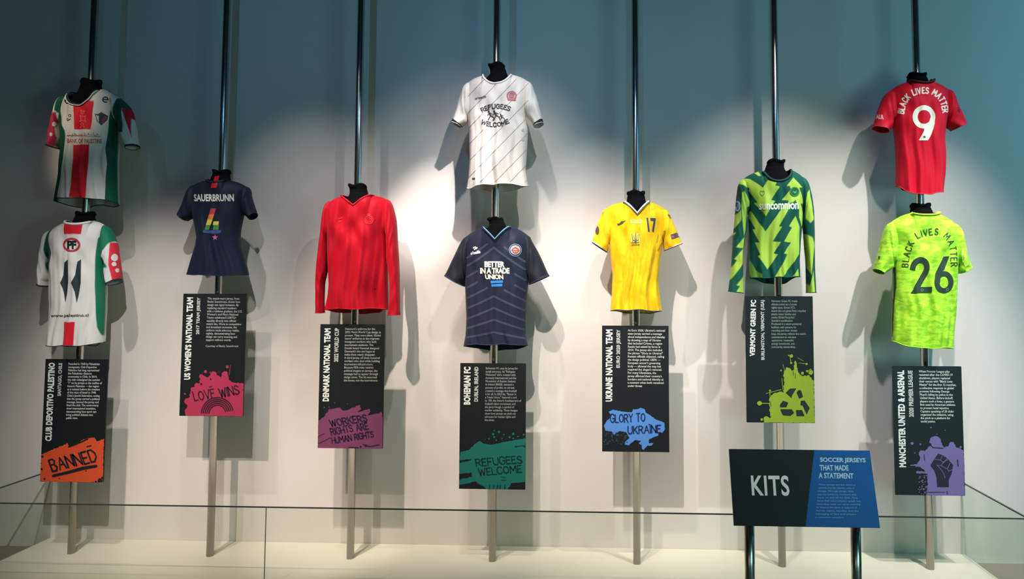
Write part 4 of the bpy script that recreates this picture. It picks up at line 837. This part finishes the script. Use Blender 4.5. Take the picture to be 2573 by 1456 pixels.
# 9 red number nine
s = Shirt(dict(zoom=(2150, 170, 4.412), seed=9, mat=MC, pole=POLX[6], col=(196, 10, 36), nw=46, captop=(672, 74),
 label='red short-sleeved shirt seen from the back with a white number 9', mlabel='black torso form inside the red number 9 shirt',
 left=[(348, 280), (395, 480), (402, 620), (425, 750), (440, 900), (442, 1150), (440, 1310)], right=[(1050, 262), (1015, 480), (1000, 630), (985, 800), (998, 950), (992, 1200), (970, 1370)],
 neck=[(556, 165), (812, 158)], dip=(690, 175), hem=[(440, 1290), (480, 1330), (560, 1372), (760, 1402), (900, 1398), (970, 1378)], hem_far=[(440, 1320), (480, 1366), (700, 1380), (968, 1370)],
 sl=[((345, 280), (400, 600)), ((298, 350), (398, 640)), ((250, 470), (392, 680)), ((188, 656), (372, 718))],
 sr=[((1052, 262), (1002, 600)), ((1092, 350), (1005, 640)), ((1140, 450), (1020, 670)), ((1220, 622), (1060, 702))], far_dip=.09, back=1,
 trim=(60, 16, 26), colr=.011, colf=.6, edge=(196, 40, 56), cuffcol=(188, 24, 44), fold=1.0))
f = Flat(); arc_hand(f, 'BLACK LIVES MATTER', smooth_path([(532, 512), (560, 400), (625, 322), (700, 292), (770, 286), (850, 300), (910, 345), (945, 410), (962, 500)], 10), 62, 15, gap=.38, hscale=1.05)
s.decal('name_lettering', f, flat((232, 208, 190)), 'arched white lettering BLACK LIVES MATTER')
f = Flat().ring(757, 548, 126, 130, 54, n=44).poly([(880, 560), (876, 620), (862, 680), (840, 740), (798, 808), (698, 808), (725, 765), (752, 715), (766, 660), (790, 660), (840, 600)]).poly([(690, 640), (766, 660), (800, 640), (826, 560), (880, 560), (866, 660), (760, 672)]); s.decal('number', f, flat((226, 228, 204)), 'large white number 9')
f = Flat().blob(760, 770, 14); s.decal('number_mark', f, flat((90, 80, 70)), lift=.0026)
f = Flat().text('ALR', (226, 570), (312, 574), (226, 520), bold=.06); s.decal('sleeve_patch', f, flat((230, 170, 160)))
f = Flat().poly([(205, 592), (232, 596), (228, 612), (204, 608)]).blob(1140, 470, 13).blob(1135, 445, 8).blob(1150, 488, 6); s.decal('sleeve_mark', f, flat((70, 24, 40)))
# 10 lime
s = Shirt(dict(zoom=(2150, 500, 3.733), seed=10, mat=cloth_mat('lime_fabric', 'noise', ((132, 198, 38), (180, 228, 58), (1, 1, 2.4), 20)), pole=POLX[6], col=(255, 255, 255), nw=48, captop=(608, 50),
 label='mottled lime green shirt seen from the back with a dark number 26', mlabel='black torso form inside the lime shirt',
 left=[(300, 240), (345, 420), (345, 630), (342, 900), (336, 1100), (332, 1312)], right=[(955, 250), (958, 450), (955, 700), (945, 900), (935, 1100), (906, 1400)],
 neck=[(492, 138), (740, 132)], dip=(612, 152), hem=[(332, 1318), (400, 1350), (500, 1382), (640, 1404), (906, 1404)], hem_far=[(332, 1316), (500, 1350), (700, 1380), (906, 1398)],
 sl=[((298, 242), (345, 610)), ((262, 330), (343, 640)), ((222, 480), (338, 660)), ((168, 652), (262, 712))],
 sr=[((957, 252), (955, 620)), ((988, 335), (955, 650)), ((1022, 480), (958, 680)), ((1076, 628), (966, 706))], far_dip=.08, back=1,
 trim=(190, 232, 60), edge=(150, 206, 50), cuffcol=(170, 220, 56), colr=.009, colf=.6, fold=1.1,
 polys=[('l', [(180, 640), (210, 655), (205, 700), (170, 690)], (60, 90, 60)), ('b', [(320, 640), (378, 640), (384, 800), (362, 1000), (344, 1300), (300, 1300)], (52, 72, 60))]))
f = Flat().stroke([(358, 700), (356, 850), (346, 1050), (338, 1290)], 5); s.decal('side_stripe', f, flat((150, 196, 60)), 'thin lime stripe in the dark side panel')
f = Flat(); arc_hand(f, 'BLACK LIVES MATTER', smooth_path([(492, 640), (505, 540), (550, 415), (600, 362), (690, 340), (770, 336), (840, 375), (880, 450), (890, 530), (895, 632)], 10), 56, 8, gap=.45)
s.decal('name_lettering', f, flat((44, 76, 40)), 'arched dark lettering BLACK LIVES MATTER')
f = Flat(); f.stroke(smooth_path([(532, 668), (545, 620), (575, 585), (615, 572), (655, 595), (668, 640), (655, 690), (610, 765), (565, 855)], 6), 52, cap=False).poly([(512, 888), (560, 828), (718, 826), (714, 880)])
f.ring(827, 782, 90, 104, 48, n=40).poly([(822, 542), (878, 538), (830, 665), (800, 690), (790, 790), (738, 780), (745, 705)])
s.decal('number', f, flat((38, 60, 42)), 'large dark number 26')
f = Flat().ring(622, 856, 13, 13, 4).ring(858, 850, 13, 13, 4); s.decal('number_mark', f, flat((110, 140, 100)), lift=.0026)
f = Flat().poly([(215, 535), (232, 540), (228, 568), (212, 562)]); s.decal('sleeve_logo', f, flat((40, 70, 60)))
f = Flat().poly([(1000, 470), (1015, 460), (1045, 540), (1060, 620), (1030, 640), (1000, 580), (990, 520)]); s.decal('sleeve_patch', f, flat((196, 236, 90)))
# ------------------------------------------------------------------ far-apart pieces of a print become parts of their own
def split_far(o):
    me = o.data; nv = len(me.vertices)
    if nv > 30000 or nv == 0 or me.color_attributes: return
    par = list(range(nv))
    def fd(i):
        while par[i] != i: par[i] = par[par[i]]; i = par[i]
        return i
    for e in me.edges:
        a, b = fd(e.vertices[0]), fd(e.vertices[1])
        if a != b: par[a] = b
    roots, isl = np.unique([fd(i) for i in range(nv)], return_inverse=True); k = len(roots)
    if k < 2 or k > 900: return
    co = np.array([v.co[:] for v in me.vertices]); lo = np.full((k, 3), np.inf); hi = np.full((k, 3), -np.inf)
    np.minimum.at(lo, isl, co); np.maximum.at(hi, isl, co); size = (hi-lo).max(1)
    gap = np.maximum(0, np.maximum(lo[:, None]-hi[None], lo[None]-hi[:, None])); near = np.sqrt((gap**2).sum(2)) <= np.maximum(.0199, .499*np.maximum(size[:, None], size[None]))
    lab = np.arange(k)
    for _ in range(k):
        new = np.array([lab[near[i]].min() for i in range(k)])
        if (new == lab).all(): break
        lab = new
    groups = np.unique(lab)
    if len(groups) < 2: return
    vlab = lab[isl]
    for gi, g in enumerate(groups):
        idx = np.nonzero(vlab == g)[0]; mp = {int(i): j for j, i in enumerate(idx)}
        fs = [tuple(mp[i] for i in p.vertices) for p in me.polygons if p.vertices[0] in mp]
        n = mesh(o.name.split('.')[0], co[idx], fs, me.materials[0], o.parent, me.polygons[0].use_smooth)
    for key in ('label',):
        pass
    bpy.data.objects.remove(o)
for o in [o for o in C.objects if o.type == 'MESH' and o.parent is not None]:
    split_far(o)
